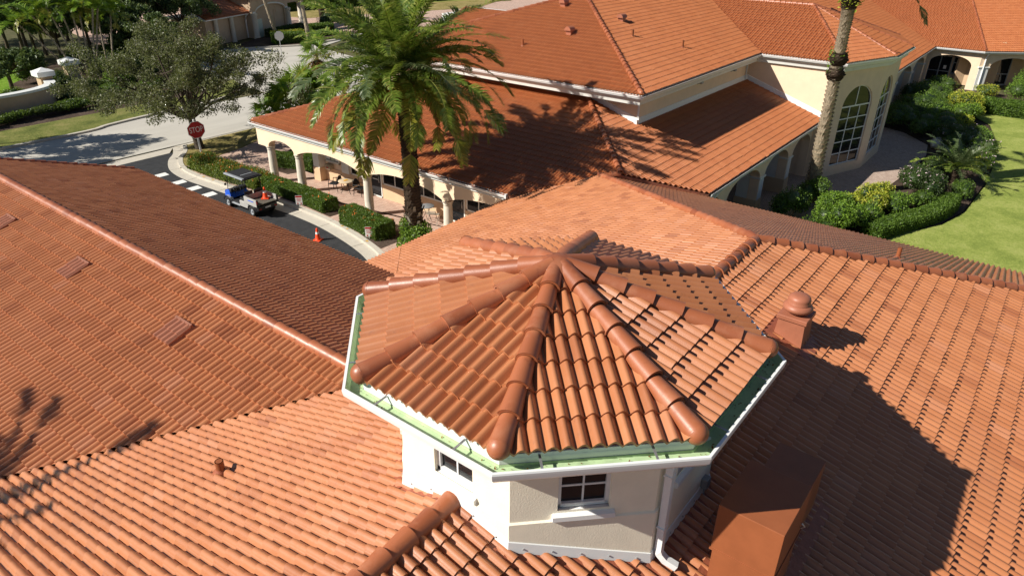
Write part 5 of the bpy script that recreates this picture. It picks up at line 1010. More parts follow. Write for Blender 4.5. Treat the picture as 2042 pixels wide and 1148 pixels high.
for i in range(104):
    f = i/104; j = min(13, int(f*14)); put_frond(dp, fs[j], top+[0, 0, .35*(1-f)], i*2.39996+rng.normal(0, .1), rng.uniform(.86, 1.08), rng.normal(0, .25), tilt=rng.normal(0, .07))
dead = frond_set(2, 3.0, 50, .5, .045, .1, (1.4, 1.7), (-.5, -.3), 9, ('frond_dead',), .7)
put_frond(dp, dead[0], top-[0, 0, .3], R(-70), .9, name='dead_frond'); put_frond(dp, dead[1], top-[0, 0, .35], R(-100), .8, name='dead_frond'); put_frond(dp, dead[1], top-[0, 0, .3], R(160), .7, name='dead_frond')
shrub('palm_foot_shrub', 'bright green leafy shrub growing round the foot of the date palm', 'shrub', (13.45, 16.75, .13), (.95, .95, 1.5), 'leaf_bright', 2200, .15)
# ---- hedges along the drive
hedge('flowering_hedge', 'loose hedge dotted with orange flowers between the stop sign and the cart', [(14.35, 36.1), (14.3, 33.5), (14.5, 31.0), (14.65, 29.7)], 1.4, .62, 'leaf_ixora', leaf=.09, dens=800, flower='flower_orange', nf=130, rough=.16)
hedge('clipped_hedge', 'clipped green hedge along the kerb behind the parked cart', [(14.62, 29.5), (14.72, 26.5), (14.55, 23.9)], .95, .66, 'leaf_hedge', flower='flower_orange', nf=22, dens=1100)
hedge('clipped_hedge', 'short rounded clipped hedge beside the date palm and kerb', [(14.3, 22.3), (14.15, 20.6), (13.95, 19.1)], 1.1, .78, 'leaf_hedge', flower='flower_orange', nf=16, dens=1100)
hedge('clipped_hedge', 'dark clipped hedge seen through the end arch of the arcade', [(17.3, 32.8), (18.0, 31.0), (18.4, 29.9)], .9, .8, 'leaf_hedge', dens=800)
shrub('variegated_shrub', 'yellow variegated shrub behind the arcade columns', 'shrub', (18.6, 29.9, .13), (.5, .5, 1.5), 'leaf_yellow', 500, .12)
# ---- oak at the corner
limb_tree('oak_tree', 'spreading live oak with thin grey green crown on the grass island', (16.25, 39.4, .1), 2.0, (15.7, 39.7, 4.7), (6.7, 6.7, 3.2), 'leaf_oak', 48000, .135, 'oakbark', 11, .27, 170, .25, (-.1, .1), None, -.8, (.045, .11))
# ---- background trees
limb_tree('oak_tree', 'dark green oak spreading over the paved path behind the corner oak', (34.8, 85.1, 0), 3.2, (33.5, 84, 7.6), (9.5, 9, 3.8), 'leaf_oak2', 22000, .34, 'oakbark', 12, .3, 110, .3)
for i, (u, v, h, cr_, lab) in enumerate(((20.4, 82, 9, 4.4, 'slim park tree on the bright lawn, furthest behind the curved wall'), (19.5, 75, 8.6, 3.8, 'slim park tree with pale trunk on the lawn edge behind the curved wall'), (20.9, 76.3, 8.2, 3.4, 'slim park tree between its pale-trunked neighbour and the palm clump'), (22.0, 73.4, 7.0, 3.2, 'slim park tree beside the slender palm clump'), (15.0, 66.5, 3.6, 2.6, 'low spreading dark tree overhanging the lawn at the curved wall'), (25.5, 92, 10, 6, 'tall dull green tree on the far side of the park lawn'), (12, 88, 9.5, 5.5, 'broad dark tree at the far corner of the park lawn'), (27.5, 80, 6.5, 3.6, 'leafy tree between the palm clump and the paved path'), (30.5, 93, 10, 6, 'dense dark tree behind the paved path'), (16.5, 97, 11, 6, 'tallest dark tree closing the park lawn'), (38.5, 97, 10.5, 6, 'dark tree at the far end of the paved path'), (24.5, 84, 8, 4.5, 'dense tree shading the edge of the bright lawn'), (27.5, 73.5, 6, 3.6, 'bushy tree close behind the right of the palm clump'), (31.5, 79, 8.5, 4.8, 'dark spreading tree before the paved path'), (29, 69, 4.5, 2.8, 'small bushy tree near the gatehouse road'), (44, 90, 10, 5.5, 'dark tree rising behind the gatehouse roof'), (36.5, 76.5, 6.5, 3.8, 'bushy olive tree beside the gatehouse wing'))):
    limb_tree('park_tree', lab, (u, v, .08), h*.42, (u, v, h*.68), (cr_*1.15, cr_*1.15, h*.33), 'leaf_oak2', 13000, .27, 'bark', 30+i, .17, 60, .3, group='park trees behind the wall')
limb_tree('roadside_tree', 'broad tree beyond the left end of the curved wall shading the road', (2.5, 53.5, .08), 3, (3.6, 51.2, 6.6), (4.6, 4.2, 2.6), 'leaf_oak', 14000, .24, 'oakbark', 71, .25, 60, .3)
# ---- slender palm clump
pf = frond_set(5, 2.3, 34, .62, .06, .3, (.9, 1.9), (0, 1.2), 21, ('frond_bright', 'frond_bright', 'frond_bright', 'frond_yellow'), .35)
cpz = [(20.6, 66.0, -2.1, .9, 5.8), (20.7, 65.8, -1.2, .6, 6.4), (20.9, 65.6, -.5, .9, 6.8), (20.9, 65.4, .1, .3, 6.2), (21.1, 65.2, .7, .9, 7.0), (21.2, 65.0, 1.1, -.2, 6.2), (21.3, 64.9, 1.8, .5, 6.6), (23.1, 66.4, .4, .4, 5.4), (23.4, 66.2, 1.0, 0, 5.8), (20.5, 66.4, -2.9, 1.4, 5.2)]
ab = 'clump'
for i, (u, v, du, dv, h) in enumerate(cpz):
    th = thing('slender_palm', 'slender bright green palm leaning out of the clump behind the curved wall', 'palm tree', (u, v, .08), 'clump of slender leaning palms')
    du2, dv2 = du*1.1, dv*1.1; tp = (u+du2, v+dv2, h); ringed_trunk(th, [(u, v, 0), (u+du2*.35, v+dv2*.35, h*.4), (u+du2*.7, v+dv2*.7, h*.75), tp], [.085, .075, .065, .07], 'stem', 20, .06, 8)
    for k in range(11): put_frond(th, pf[k % 5], tp, k*2.4+i, rng.uniform(.85, 1.1), rng.normal(0, .2))
# ---- fan palms by the road
def fan_geo(Rf, nb, pet, seed, spread=5.0, drop=.25):
    r = np.random.default_rng(seed); V = [(0, .02, 0), (0, -.02, 0), (pet, -.015, 0), (pet, .015, 0), (0, 0, .02), (pet, 0, .02)]; F = [(0, 1, 2, 3), (0, 3, 5, 4)]
    for k in range(nb):
        a = -spread/2+spread*(k+.5)/nb; d = np.array([math.cos(a), math.sin(a), .18*math.cos(a*2)]); s_ = np.array([-math.sin(a), math.cos(a), 0]); l_ = Rf*r.uniform(.85, 1.1)*(1-.12*abs(a)/spread); w = Rf*spread/nb*.42; c = np.array([pet, 0, 0.]); p1 = c+d*l_*.55; p2 = c+d*l_+np.array([0, 0, -drop*l_*r.uniform(.4, 1.5)]); o = len(V)
        V += [c-s_*.01, c+s_*.01, p1+s_*w*.55+[0, 0, .02], p1-s_*w*.55-[0, 0, .02], p2+s_*.006, p2-s_*.006]; F += [(o, o+1, o+2, o+3), (o+3, o+2, o+4, o+5)]
    return npmesh('fan_frond', np.array(V, float), np.array(F))
fg = [fan_geo(.75, 24, .75, 50+i) for i in range(3)]; [f_.materials.append(MAT['frond_bright']) for i, f_ in enumerate(fg)]; fd = [fan_geo(.6, 18, .6, 60+i, 3.5, .7) for i in range(2)]; [f_.materials.append(MAT['frond_dead']) for f_ in fd]
def fan_palm(base, h, lab, ng, nd, sc_=1., lean=(0, 0)):
    th = thing('fan_palm', lab, 'palm tree', base, 'fan palms beside the road'); tp = np.array([base[0]+lean[0], base[1]+lean[1], base[2]+h]); ringed_trunk(th, [base, tuple((np.array(base)+tp)/2), tuple(tp)], [.14, .13, .14], 'palmbark', max(8, int(h*9)), .15, 9)
    for k in range(ng): put_frond(th, fg[k % 3], tp, k*2.4+rng.normal(0, .15), sc_*rng.uniform(.85, 1.15), rng.normal(0, .3), 'fan_frond', -1.25+1.75*k/ng)
    for k in range(nd): put_frond(th, fd[k % 2], tp-[0, 0, .1], k*2.1+.5, sc_*rng.uniform(.8, 1.1), rng.normal(0, .3), 'dead_frond', rng.uniform(.7, 1.25))
fan_palm((22.3, 37.6, .1), 2.3, 'low fan palm against the arcade corner eave', 18, 4, 1.4); fan_palm((24.2, 38.8, .1), 2.7, 'broad bright fan palm beside the red stop sign', 20, 3, 1.5); fan_palm((21.2, 38.6, .1), 1.5, 'short fan palm at the grass end near the arcade corner', 13, 4, 1.0)
fan_palm((27.6, 43.6-2.6, .1), 4.3, 'taller fan palm with a skirt of rust brown dead leaves', 12, 18, 1.1, (.2, .3)); fan_palm((29.5, 40.6, .1), 2.4, 'small fan palm half hidden by the date palm fronds', 10, 7, .9)
fan_palm((25.9, 38.4, .1), 1.9, 'squat fan palm tucked behind the tile hip', 14, 3, 1.35)
# ---- gatehouse palms
for i, (u, v, u2, v2, h, rr, lab, mt) in enumerate(((47.1, 74.1, 45.6, 74.6, 9, .2, 'leaning grey palm trunk in front of the gatehouse niche', 'palmbark'), (49.2, 70.7, 49.0, 71.2, 10, .21, 'straight pale palm trunk on the mulch mound by the gatehouse', 'palmbark'), (61, 82.8, 61, 83, 9, .36, 'thick dark palm trunk beyond the gatehouse column', 'palmbark_dark'))):
    th = thing('gatehouse_palm', lab, 'palm tree', (u, v, .1), 'palms around the gatehouse'); ringed_trunk(th, [(u, v, 0), ((u+u2)/2-.2, (v+v2)/2, h*.5), (u2, v2, h)], [rr*1.3, rr, rr*.95, rr], mt, 44, .12, 10)
    for k in range(14): put_frond(th, pf[k % 5], (u2, v2, h), k*2.4, 1.25, rng.normal(0, .2))
# ---- tall palm on the right and garden palm
tpm = thing('tall_palm', 'tall palm with ringed grey trunk and mossy green crown base at the courtyard', 'palm tree', (32.6, 5.05, .03)); tt = (32.6, 5.2, 12.9)
ringed_trunk(tpm, [(32.6, 5.05, 0), (32.62, 5.1, 4), (32.55, 5.15, 8), (32.6, 5.2, 10.0)], [.36, .27, .24, .225, .225, .25], 'palmbark', 62, .42, 14)
ringed_trunk(tpm, [(32.6, 5.2, 9.9), (32.6, 5.2, 11.4), tt], [.28, .46, .5, .42], 'palmbark_dark', 26, .3, 12, 'crown_base')
for zc, nn_, rr in ((10.7, 260, .5), (11.3, 380, .6), (7.75, 90, .42), (7.0, 50, .38)):
    r = np.random.default_rng(int(zc*10)); a = r.uniform(0, 6.28, nn_); P = np.stack([32.6+rr*np.cos(a), 5.2+rr*np.sin(a), zc+r.normal(0, .35 if nn_ > 100 else .15, nn_)], 1); V, F = leaf_quads(P, .17, .3, .4, r); o = link('moss_fern', npmesh('moss_fern', V, F), 'leaf_yellow' if nn_ > 100 else 'leaf_bright', tpm); stuff(o)
for zc in (7.55, 6.8): ringed_trunk(tpm, [(32.58, 5.13, zc-.3), (32.58, 5.13, zc), (32.58, 5.13, zc+.3)], [.29, .42, .28], 'palmbark_dark', 8, .2, 12, 'old_boot_ring')
tf = frond_set(6, 4.0, 60, .6, .05, .3, (.5, 1.1), (.5, 1.3), 31, ('frond',), .4)
for k in range(22): put_frond(tpm, tf[k % 6], tt, k*2.4, 1, rng.normal(0, .2))
V, F = frond_geo(5.3, -.1, 1.1, 80, .6, .05, .2, 77, hang=.55); me = npmesh('frond', V, F); me.materials.append(MAT['frond_grey']); put_frond(tpm, me, (32.6, 5.2, 11.75), R(-45), 1.0)
gp = thing('garden_palm', 'low feathery date palm in the courtyard bed', 'palm tree', (40.4, -.75, .04)); ringed_trunk(gp, [(40.4, -.75, 0), (40.4, -.75, .5), (40.4, -.75, 1.0)], [.22, .2, .2], 'palmbark_dark', 12, .2, 10)
gf = frond_set(8, 2.5, 52, .42, .035, .35, (.6, 1.5), (.1, 1.25), 41, ('frond_grey', 'frond_grey', 'frond', 'frond_grey'), .3)
for k in range(30): put_frond(gp, gf[min(7, k*8//30)], (40.4, -.75, 1.05), k*2.4, rng.uniform(.9, 1.1), rng.normal(0, .2))
# off-frame palm on the left whose shadow falls on the roof
lp = thing('left_palm', 'palm standing left of the clubhouse wing, shading its tiles', 'palm tree', (-14.9, 14.1, 0)); ringed_trunk(lp, [(-14.9, 14.1, -.05), (-14.7, 14.1, 5), (-14.3, 14.0, 10.9)], [.3, .25, .25], 'palmbark', 40, .2, 10)
for k in range(26): put_frond(lp, fs[k % 14], (-14.3, 14.0, 11), k*2.4, .78, rng.normal(0, .2))
# ---- courtyard shrubs
def sh(name, lab, u, v, ru, rv, h, mat, n, leaf, flower=None, nf=0): shrub(name, lab, 'shrub', (u, v, .04), (ru, rv, h), mat, n, leaf, 'shrubs of the courtyard bed', flower, nf)
sh('leafy_shrub', 'glossy bright green shrub against the brown tile eave', 28.9, 2.6, 1.5, 1.3, 1.5, 'leaf_bright', 2600, .14); sh('leafy_shrub', 'bright green shrub at the foot of the tall palm bed', 30.3, 3.2, 1.2, .9, 1.2, 'leaf_bright', 1500, .14)
sh('yellow_shrub', 'yellow green variegated shrub left of the pink flowering bush', 32.6, 2.1, 1.3, .9, 1.1, 'leaf_yellow', 1800, .13); sh('yellow_shrub', 'yellow green shrub between tall palm and variegated shrub', 31.2, 2.7, .9, .8, 1.0, 'leaf_yellow', 900, .13); sh('yellow_shrub', 'pale yellow shrub at the paving edge beside the flowering bush', 34.5, 1.9, .9, .7, .95, 'leaf_yellow', 900, .12)
sh('flowering_bush', 'large rounded bush covered in pale pink flowers by the garden palm', 36.4, .4, 1.5, 1.4, 1.5, 'leaf_dark', 2600, .11, 'flower_pink', 120)
sh('dark_shrub', 'dark shaded shrub at the base of the tall palm', 31.6, 4.6, 1.5, 1.0, 1.2, 'leaf_hedge', 1400, .12); sh('dark_shrub', 'dark shaded shrub below the courtyard piers', 28.6, 4.9, 1.8, 1.0, 1.3, 'leaf_hedge', 1400, .12)
sh('flowering_bush', 'pink flowering shrub at the lawn edge beyond the garden palm', 47.6, -1.3, 1.2, 1.0, 1.0, 'leaf_hedge', 1500, .11, 'flower_pink', 80); sh('flowering_bush', 'shaded violet flowering bush behind the garden palm', 50.0, .4, 2.2, 1.6, 1.3, 'leaf_dark', 2200, .12, 'flower_pink', 50)
sh('yellow_shrub', 'small bright yellow shrub on the lawn edge right of the garden palm', 43.6, -1.7, .8, .8, .85, 'leaf_yellow', 900, .11); sh('leafy_shrub', 'low green shrub behind the garden palm fronds', 44.5, -.2, 1.4, 1.1, .9, 'leaf_hedge', 1200, .12)
sh('dark_shrub', 'dark shrub shaded by the bay at the far paving edge', 53.2, 2.2, 2.2, 1.8, 1.2, 'leaf_hedge', 1600, .13); sh('dark_shrub', 'dark shrub row in shade below the rear arcade', 57.5, 4.4, 3.0, 2.0, 1.4, 'leaf_hedge', 2000, .14); sh('dark_shrub', 'dark shrub in shade close to the glass doors', 63.5, 4.6, 3.4, 1.8, 1.3, 'leaf_hedge', 2000, .14); sh('dark_shrub', 'dark shrub in shade between paving and rear arcade', 53.0, 4.8, 2.2, 1.6, 1.2, 'leaf_hedge', 1400, .14)
sh('yellow_shrub', 'sunlit yellow green shrub, lower of the row beyond the shade', 54.6, 1.0, 1.1, 1.0, .9, 'leaf_yellow', 1000, .13); sh('yellow_shrub', 'sunlit bright green shrub in the middle of the sunny row', 57.0, 1.3, 1.7, 1.4, 1.3, 'leaf_bright', 1700, .14); sh('yellow_shrub', 'sunlit yellow tipped shrub touching the far hedge', 60.6, 1.6, 1.8, 1.4, 1.4, 'leaf_yellow', 1700, .14)
sh('dark_shrub', 'dark low shrub in the shade at the paving bend', 50.8, 2.6, 1.6, 1.2, 1.0, 'leaf_hedge', 900, .13); sh('dark_shrub', 'dark mounded shrub between the sunny row and shaded row', 57.0, 3.0, 2.2, 1.3, 1.2, 'leaf_hedge', 1300, .14); sh('dark_shrub', 'dark mounded shrub before the glass doors', 60.8, 3.9, 2.0, 1.4, 1.2, 'leaf_hedge', 1200, .14); sh('leafy_shrub', 'green groundcover on the lawn edge below the garden palm', 38.6, -1.5, 1.3, .7, .7, 'leaf_hedge', 900, .11); sh('leafy_shrub', 'dark groundcover under the garden palm fronds', 42.0, .4, 1.7, .9, .8, 'leaf_dark', 1000, .12); sh('flowering_bush', 'pale flowering bush on the lawn edge above the yellow shrub', 45.4, -1.6, 1.1, .7, .85, 'leaf_hedge', 1100, .11, 'flower_pink', 60); sh('leafy_shrub', 'green shrub filling the bed between flowering bushes', 38.6, .6, 1.2, 1.0, .9, 'leaf_dark', 900, .12)
for i, (u, v, ru, rv, h, mt, n_, lab) in enumerate(((24.6, 4.3, 1.6, .9, 1.0, 'leaf_hedge', 800, 'low shrub under the courtyard piers by the brown tile eave'), (26.5, 3.0, 1.4, 1.0, 1.1, 'leaf_hedge', 900, 'green shrub left of the glossy bright shrub'), (30.6, 1.7, 1.1, .8, .9, 'leaf_bright', 900, 'bright low shrub behind the edging hedge'), (33.6, .9, 1.1, .9, .8, 'leaf_bright', 900, 'green mound between yellow shrub and edging hedge'), (34.9, -.1, 1.0, .8, .75, 'leaf_hedge', 800, 'green mound below the pink flowering bush'), (40.2, .9, 1.3, .7, .7, 'leaf_hedge', 800, 'low green fringe along the sunny paving edge'), (46.8, .5, 1.5, .9, .9, 'leaf_hedge', 900, 'green shrub at the paving edge before the boulder'), (51.8, -.6, 1.4, .9, .8, 'leaf_bright', 900, 'bright low shrub at the shaded lawn edge'), (55.6, 2.7, 1.5, 1.1, 1.1, 'leaf_bright', 900, 'green shrub behind the lower sunny shrub'), (59.0, .6, 1.1, .8, .9, 'leaf_yellow', 800, 'yellow low shrub on the lawn corner'), (62.5, 6.0, 2.2, .8, 1.2, 'leaf_dark', 800, 'dark shrub against the rear piers'), (67.2, 4.4, 1.8, 1.5, 1.2, 'leaf_hedge', 900, 'shaded shrub below the glass doors'), (69.0, 1.0, 1.4, 1.2, .9, 'leaf_yellow', 700, 'yellow orange plant at the foot of the white pier'))): sh('bed_shrub', lab, u, v, ru, rv, h, mt, n_, .12)
sh('round_shrub', 'big round clipped green shrub in front of the right arch', 66.0, -2.6, 2.5, 2.5, 2.5, 'leaf_bright', 4200, .13)
hedge('courtyard_hedge', 'long clipped hedge curving past the glass doors to the right arch', [(62.4, 3.0), (62.6, .6), (62.5, -2.2), (63.4, -5.5), (65.5, -9)], 2.0, 1.0, 'leaf_hedge', .04, .13, 380)
hedge('courtyard_hedge', 'low clipped green hedge edging the lawn below the pink flowering bush', [(29.0, 1.1), (31, .3), (33, -.55), (35, -1.1), (36.6, -1.2)], 1.0, .65, 'leaf_hedge', .04, .09, 800)
st = thing('boulder', 'pale boulder at the shaded edge of the courtyard paving', 'rock', (48.7, 1.4, .03)); bm = bmesh.new(); bmesh.ops.create_icosphere(bm, subdivisions=3, radius=1)
for v in bm.verts: v.co = Vector((48.7+v.co.x*.75*(1+.2*math.sin(v.co.y*4)), 1.4+v.co.y*.5*(1+.15*math.sin(v.co.x*5)), .25+v.co.z*.38*(1+.2*math.sin(v.co.x*3+v.co.y*4))))
me = bpy.data.meshes.new('rock_body'); bm.to_mesh(me); bm.free(); link('rock_body', me, 'stone', st)
# ---- shrubs on the far verge and near the gatehouse
for i, (u, v, ru, rv, h, mt, n_, lab) in enumerate(((21.3, 60.3, 1.6, 1.5, 1.5, 'leaf_bright', 1600, 'round bright green shrub below the slender palms'), (25.2, 56.6, 2.2, 1.5, .9, 'leaf_yellow', 1600, 'low yellow green groundcover shrub by the far kerb'), (18.2, 60.0, 2.0, 1.2, 1.1, 'leaf_dark', 1300, 'dark low shrub at the end of the curved wall'), (16.6, 58.3, 1.8, 1.0, .8, 'leaf_dark', 1100, 'dark groundcover shrub in the mulch by the curved wall'), (24, 67, 2.2, 1.6, 1.6, 'leaf_hedge', 1400, 'dense green shrub right of the slender palms'), (26.5, 71.5, 2.6, 2, 1.8, 'leaf_hedge', 1400, 'tall green shrub before the paved path'), (8.4, 55.6, 1.2, 1.0, 1.2, 'leaf_bright', 600, 'small strappy plant at the wall end near the road'), (13.9, 62.6, 1.3, .9, .8, 'leaf_hedge', 800, 'clipped dark shrub on the lawn inside the curved wall'), (53.6, 72.6, .9, .9, 1.0, 'leaf_bright', 500, 'spiky green plant on the mulch by the gatehouse road'), (58.0, 77.0, 2.4, 1.8, 1.6, 'leaf_dark', 1000, 'dark rounded shrub right of the gatehouse palms'), (17.6, 62.6, 1.5, 1.2, 1.5, 'leaf_dark', 900, 'dark bush behind the gate pillar'), (22.5, 62.5, 1.6, 1.4, 1.3, 'leaf_hedge', 900, 'dark bush between bright shrub and palms'), (19.6, 57.6, 2.0, 1.4, 1.0, 'leaf_hedge', 1000, 'green groundcover shrub along the mulch near the far kerb'), (22.6, 57.4, 1.6, 1.2, 1.0, 'leaf_bright', 900, 'light green shrub right of the round bright shrub'), (13.4, 55.9, 1.6, .7, .6, 'leaf_dark', 800, 'low dark groundcover at the foot of the curved wall'), (27.2, 60.5, 1.8, 1.6, 1.2, 'leaf_bright', 1000, 'bright shrub behind the yellow groundcover'), (25, 63.5, 2, 1.6, 1.5, 'leaf_hedge', 1000, 'green shrub behind the bright shrub by the road'), (28.5, 65.5, 1.8, 1.6, 1.4, 'leaf_hedge', 900, 'green bush at the bend of the gatehouse road'), (18, 69.5, 1.8, 1.4, 1.5, 'leaf_bright', 900, 'bright bush at the lawn edge below the park trees'), (22.5, 70.5, 2, 1.5, 1.7, 'leaf_hedge', 900, 'tall hedge-like bush below the park trees'), (11.2, 55.8, 1.7, .7, .6, 'leaf_hedge', 700, 'low green groundcover before the wall pilaster'), (15.6, 56.2, 1.6, .9, .7, 'leaf_hedge', 800, 'low green groundcover where the wall curves away'), (18.0, 56.6, 1.5, 1.0, .8, 'leaf_dark', 800, 'dark low shrub on the mulch beyond the wall end'), (7.0, 53.6, 1.0, .8, 1.1, 'leaf_yellow', 500, 'yellow tufted plant on the verge by the wall pilaster'))):
    shrub('verge_shrub', lab, 'shrub', (u, v, .1), (ru, rv, h), mt, n_, .17, 'shrubs on the far side of the road')
hedge('gatehouse_hedge', 'square clipped hedge in front of the gatehouse niche', [(44.6, 71.6), (47.9, 70.2)], 1.9, 1.1, 'leaf_hedge', .13, .17, 260); hedge('gatehouse_hedge', 'clipped hedge with yellow top behind the square hedge', [(46.0, 73.6), (49.5, 72.2)], 1.6, 1.0, 'leaf_yellow', .13, .17, 220); hedge('gatehouse_hedge', 'rounded clipped hedge between the palm and the gatehouse column', [(51.2, 73.4), (54.2, 72.6)], 2.2, 1.3, 'leaf_hedge', .13, .17, 260); hedge('gatehouse_hedge', 'dark clipped hedge against the gatehouse wall', [(47.2, 76.0), (53, 77.4)], 1.4, .9, 'leaf_dark', .13, .17, 220)
hedge('far_hedge', 'long dark hedge on the lawn far beyond the gatehouse', [(60, 100), (80, 96), (100, 90)], 4, 2, 'leaf_hedge', .1, .4, 45)

# ================================================================== CURVED WALL, PILLARS, GATEHOUSE, LAMP POST
cw = thing('curved_wall', 'curved tan stucco garden wall with broad white coping by the road', 'wall', (11.5, 57.3, 0)); wl = smooth_line([(4, 57.6), (7.5, 57.5), (10.2, 57.35), (12.6, 57.5), (14.4, 58.2), (15.5, 59.3), (15.85, 60.5)], 5)
def wallstrip(L, hw_, z0, z1, nm, mat):
    A = offset_line(L, hw_); B = offset_line(L, -hw_); k = len(L); m = MB(); vs = [(*p, z) for z in (z0, z1) for P in (A, B) for p in P]; m.add(vs, [(i, i+1, 2*k+i+1, 2*k+i) for i in range(k-1)]+[(k+i+1, k+i, 3*k+i, 3*k+i+1) for i in range(k-1)]+[(2*k+i, 2*k+i+1, 3*k+i+1, 3*k+i) for i in range(k-1)]+[(i+1, i, k+i, k+i+1) for i in range(k-1)]+[(0, 2*k, 3*k, k), (k-1, 2*k-1, 4*k-1, 3*k-1)]); return m.build(nm, [mat], cw)
wallstrip(wl, .28, 0, 1.62, 'wall_body', 'stucco_wall'); wallstrip(wl, .36, 1.62, 1.8, 'coping', 'white'); wallstrip(wl, .33, 0, .22, 'plinth', 'stucco_wall')
m = MB(); m.box(9.9, 10.9, 56.9, 57.7, 0, 1.63); m.build('pilaster', ['stucco_wall'], cw)
for u, v, h, lab in ((15.85, 61.2, 2.35, 'tan gate pillar with white cap ending the curved wall'), (19.4, 65.0, 2.3, 'tan gate pillar with white cap behind the slender palms')):
    th = thing('gate_pillar', lab, 'pillar', (u, v, 0), 'gate pillars'); m = MB(); m.bbox(u-.45, u+.45, v-.45, v+.45, 0, h-.3, .02); m.build('shaft', ['stucco_wall'], th); m = MB(); m.bbox(u-.66, u+.66, v-.66, v+.66, h-.32, h+.08, .03); m.add([(u+a*.6, v+b_*.6, h+.07) for a, b_ in ((-1, -1), (1, -1), (1, 1), (-1, 1))]+[(u, v, h+.35)], [(0, 1, 4), (1, 2, 4), (2, 3, 4), (3, 0, 4)]); m.build('cap', ['white'], th)
fe = thing('iron_fence', 'dark iron railing between the two gate pillars', 'fence', (17.5, 63, 0)); 
for z in (.25, 1.25): m = MB(); m.tube([(16.3, 61.7, z), (19.0, 64.5, z)], .025, 5); m.build('rail', ['black'], fe)
for k in range(22): t_ = k/21; m = MB(); m.tube([(16.3+2.7*t_, 61.7+2.8*t_, .1), (16.3+2.7*t_, 61.7+2.8*t_, 1.4)], .014, 4); m.build('picket', ['black'], fe)
lam = thing('lamp_post', 'thin black lamp post beside the dark oak', 'lamp post', (33.8, 86.3, 0)); m = MB(); m.tube([(33.8, 86.3, 0), (33.8, 86.3, 4.4)], .07, 8); m.build('pole', ['black'], lam); m = MB(); m.lathe((33.8, 86.3, 4.4), [(.1, 0), (.2, .1), (.22, .45), (.3, .5), (.05, .75)], 10); m.build('lantern', ['black'], lam)
gh = thing('gatehouse', 'tan gatehouse with arched niche, round columns and orange tile roof', 'building', (45.8, 76.9, 0)); ga = R(19); Mg = frame2((45.8, 76.9, 0), ga); gx, gy = np.array([math.cos(ga), math.sin(ga)]), np.array([-math.sin(ga), math.cos(ga)])
g0 = np.array([45.8, 76.9]); m = MB(); m.box(.2, 7.2, .25, 6, 0, 4.6, Mg); m.build('wall', ['stucco_wall'], gh)
arch_wall('niche_surround', tuple(g0), tuple(gx), 7.4, 4.7, [(3.7, 2.9, 2.9, .75)], .3, ['stucco_wall'], gh, 0)
arc_ = [(3.7-3.05*math.cos(t), 2.95+.8*math.sin(t)) for t in np.linspace(0, math.pi, 19)]; m = MB(); arc_ = [(.1, 2.95)]+arc_+[(7.3, 2.95)]; m.add([Mg @ Vector((x, -.06, z)) for x, z in arc_]+[Mg @ Vector((x, -.06, z+.16)) for x, z in arc_], [(i, i+1, len(arc_)+i+1, len(arc_)+i) for i in range(len(arc_)-1)]); m.build('archivolt', ['offwhite'], gh)
m = MB(); m.bbox(-.4, 7.8, -.4, 6.4, 4.65, 5.0, .05, Mg); m.build('cornice', ['white'], gh)
for x in (.25, 7.15): m = MB(); p = Mg @ Vector((x, -.1, 0)); m.lathe(tuple(p), [(.42, 0), (.42, .25), (.33, .3), (.31, 2.6), (.4, 2.75), (.4, 2.95)], 16); m.build('column', ['column'], gh)
m = MB(); m.box(.8, 2.0, .18, .26, 0, 2.15, Mg); dr = m.build('door', ['tan_door'], gh); m = MB(); m.tube([Mg @ Vector((1.85, .15, 1.0)), Mg @ Vector((1.85, .1, 1.1))], .03, 6); m.build('handle', ['zinc'], dr)
for x0, z0_, z1_ in ((4.6, .4, 3.0), (5.0, 2.6, 3.3)): m = MB(); m.box(x0, x0+.07, .2, .25, z0_, z1_, Mg); m.build('slot', ['stucco_tan'], gh)
m = MB(); m.box(-7, .2, 1.2, 6, 0, 2.9, Mg); m.build('wall', ['stucco_wall'], gh); m = MB(); m.bbox(-7.6, .1, .5, 6.6, 2.85, 3.1, .04, Mg); m.build('eave', ['white'], gh)
for x in (-5.6, -2.8): m = MB(); p = Mg @ Vector((x, .9, 0)); m.lathe(tuple(p), [(.3, 0), (.26, .2), (.24, 2.6), (.32, 2.85)], 12); m.build('column', ['column'], gh)
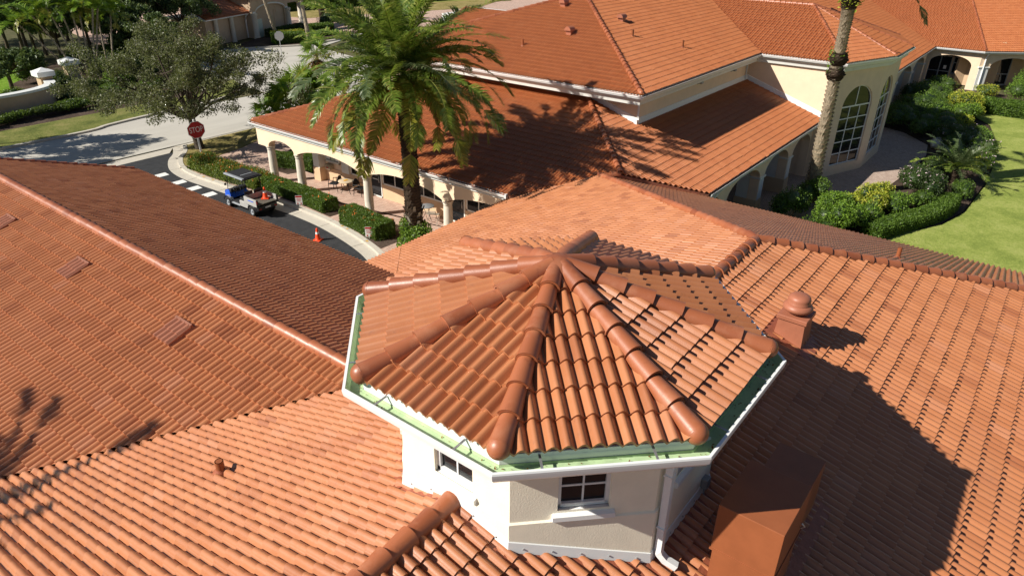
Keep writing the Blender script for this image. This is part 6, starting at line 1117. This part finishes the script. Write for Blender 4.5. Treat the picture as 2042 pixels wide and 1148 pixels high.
m = MB(); m.box(7.6, 18, 1.0, 1.8, 3.3, 4.1, Mg); m.build('beam', ['stucco_wall'], gh); m = MB(); m.bbox(7.6, 18.4, .7, 2.1, 4.05, 4.4, .05, Mg); m.build('cornice', ['white'], gh)
p = np.array([56.5, 81.7]); m = MB(); m.lathe((p[0], p[1], 0), [(.6, 0), (.6, .35), (.42, .45), (.38, 3.0), (.5, 3.2), (.5, 3.35)], 16); m.build('column', ['column'], gh)
downspout(gh, [Mg @ Vector(q) for q in ((-.3, .45, 2.9), (-.3, .75, 2.6), (-.05, 1.0, 2.3), (-.05, 1.0, .1))], .14)
GR = Roof(gh, 'tile_far', 4, .05); dn = -gy; e0 = g0+gy*.45
GR.slope(tuple(dn), .42, float(e0@dn), 3.12, [tuple(g0+gx*-7.6+gy*.45), tuple(g0+gx*.1+gy*.45), tuple(g0+gx*.1+gy*6.6), tuple(g0+gx*-7.6+gy*6.6)])
e1 = g0-gy*.35; GR.slope(tuple(dn), .42, float(e1@dn), 5.02, [tuple(g0+gx*-.4-gy*.35), tuple(g0+gx*7.8-gy*.35), tuple(g0+gx*3.7+gy*3)])
e2 = g0+gy*.75; GR.slope(tuple(dn), .42, float(e2@dn), 4.42, [tuple(g0+gx*7.8+gy*.75), tuple(g0+gx*18.4+gy*.75), tuple(g0+gx*18.4+gy*5), tuple(g0+gx*7.8+gy*5)])
GR.finish(0)
# pavilion behind the far roof with blue lattice window
bb = thing('rear_pavilion', 'pale pavilion with blue lattice window glimpsed above the far tile ridge', 'building', (52, 46, 0)); m = MB(); m.box(49.5, 56, 44.6, 48.5, 0, 4.9); m.build('wall', ['offwhite'], bb)
m = MB(); m.box(49.44, 49.5, 44.8, 46.6, 3.3, 4.6); lw_ = m.build('window', ['blue'], bb)
for k in range(7): m = MB(); m.tube([(49.43, 44.8+k*.25, 3.3), (49.43, 45.05+k*.25, 4.6)], .02, 4); m.build('lattice', ['white'], lw_)
br = Roof(bb, 'tile_far', 4, .05); br.slope((-1, 0), T, -45.5, 4.4, [(45.5, 36), (45.5, 45.0), (49.4, 45.0), (49.4, 36)]); br.finish(0); caps(bb, (45.5, 45, 4.45), (49.4, 45, 5.75), r=.12, n=7)
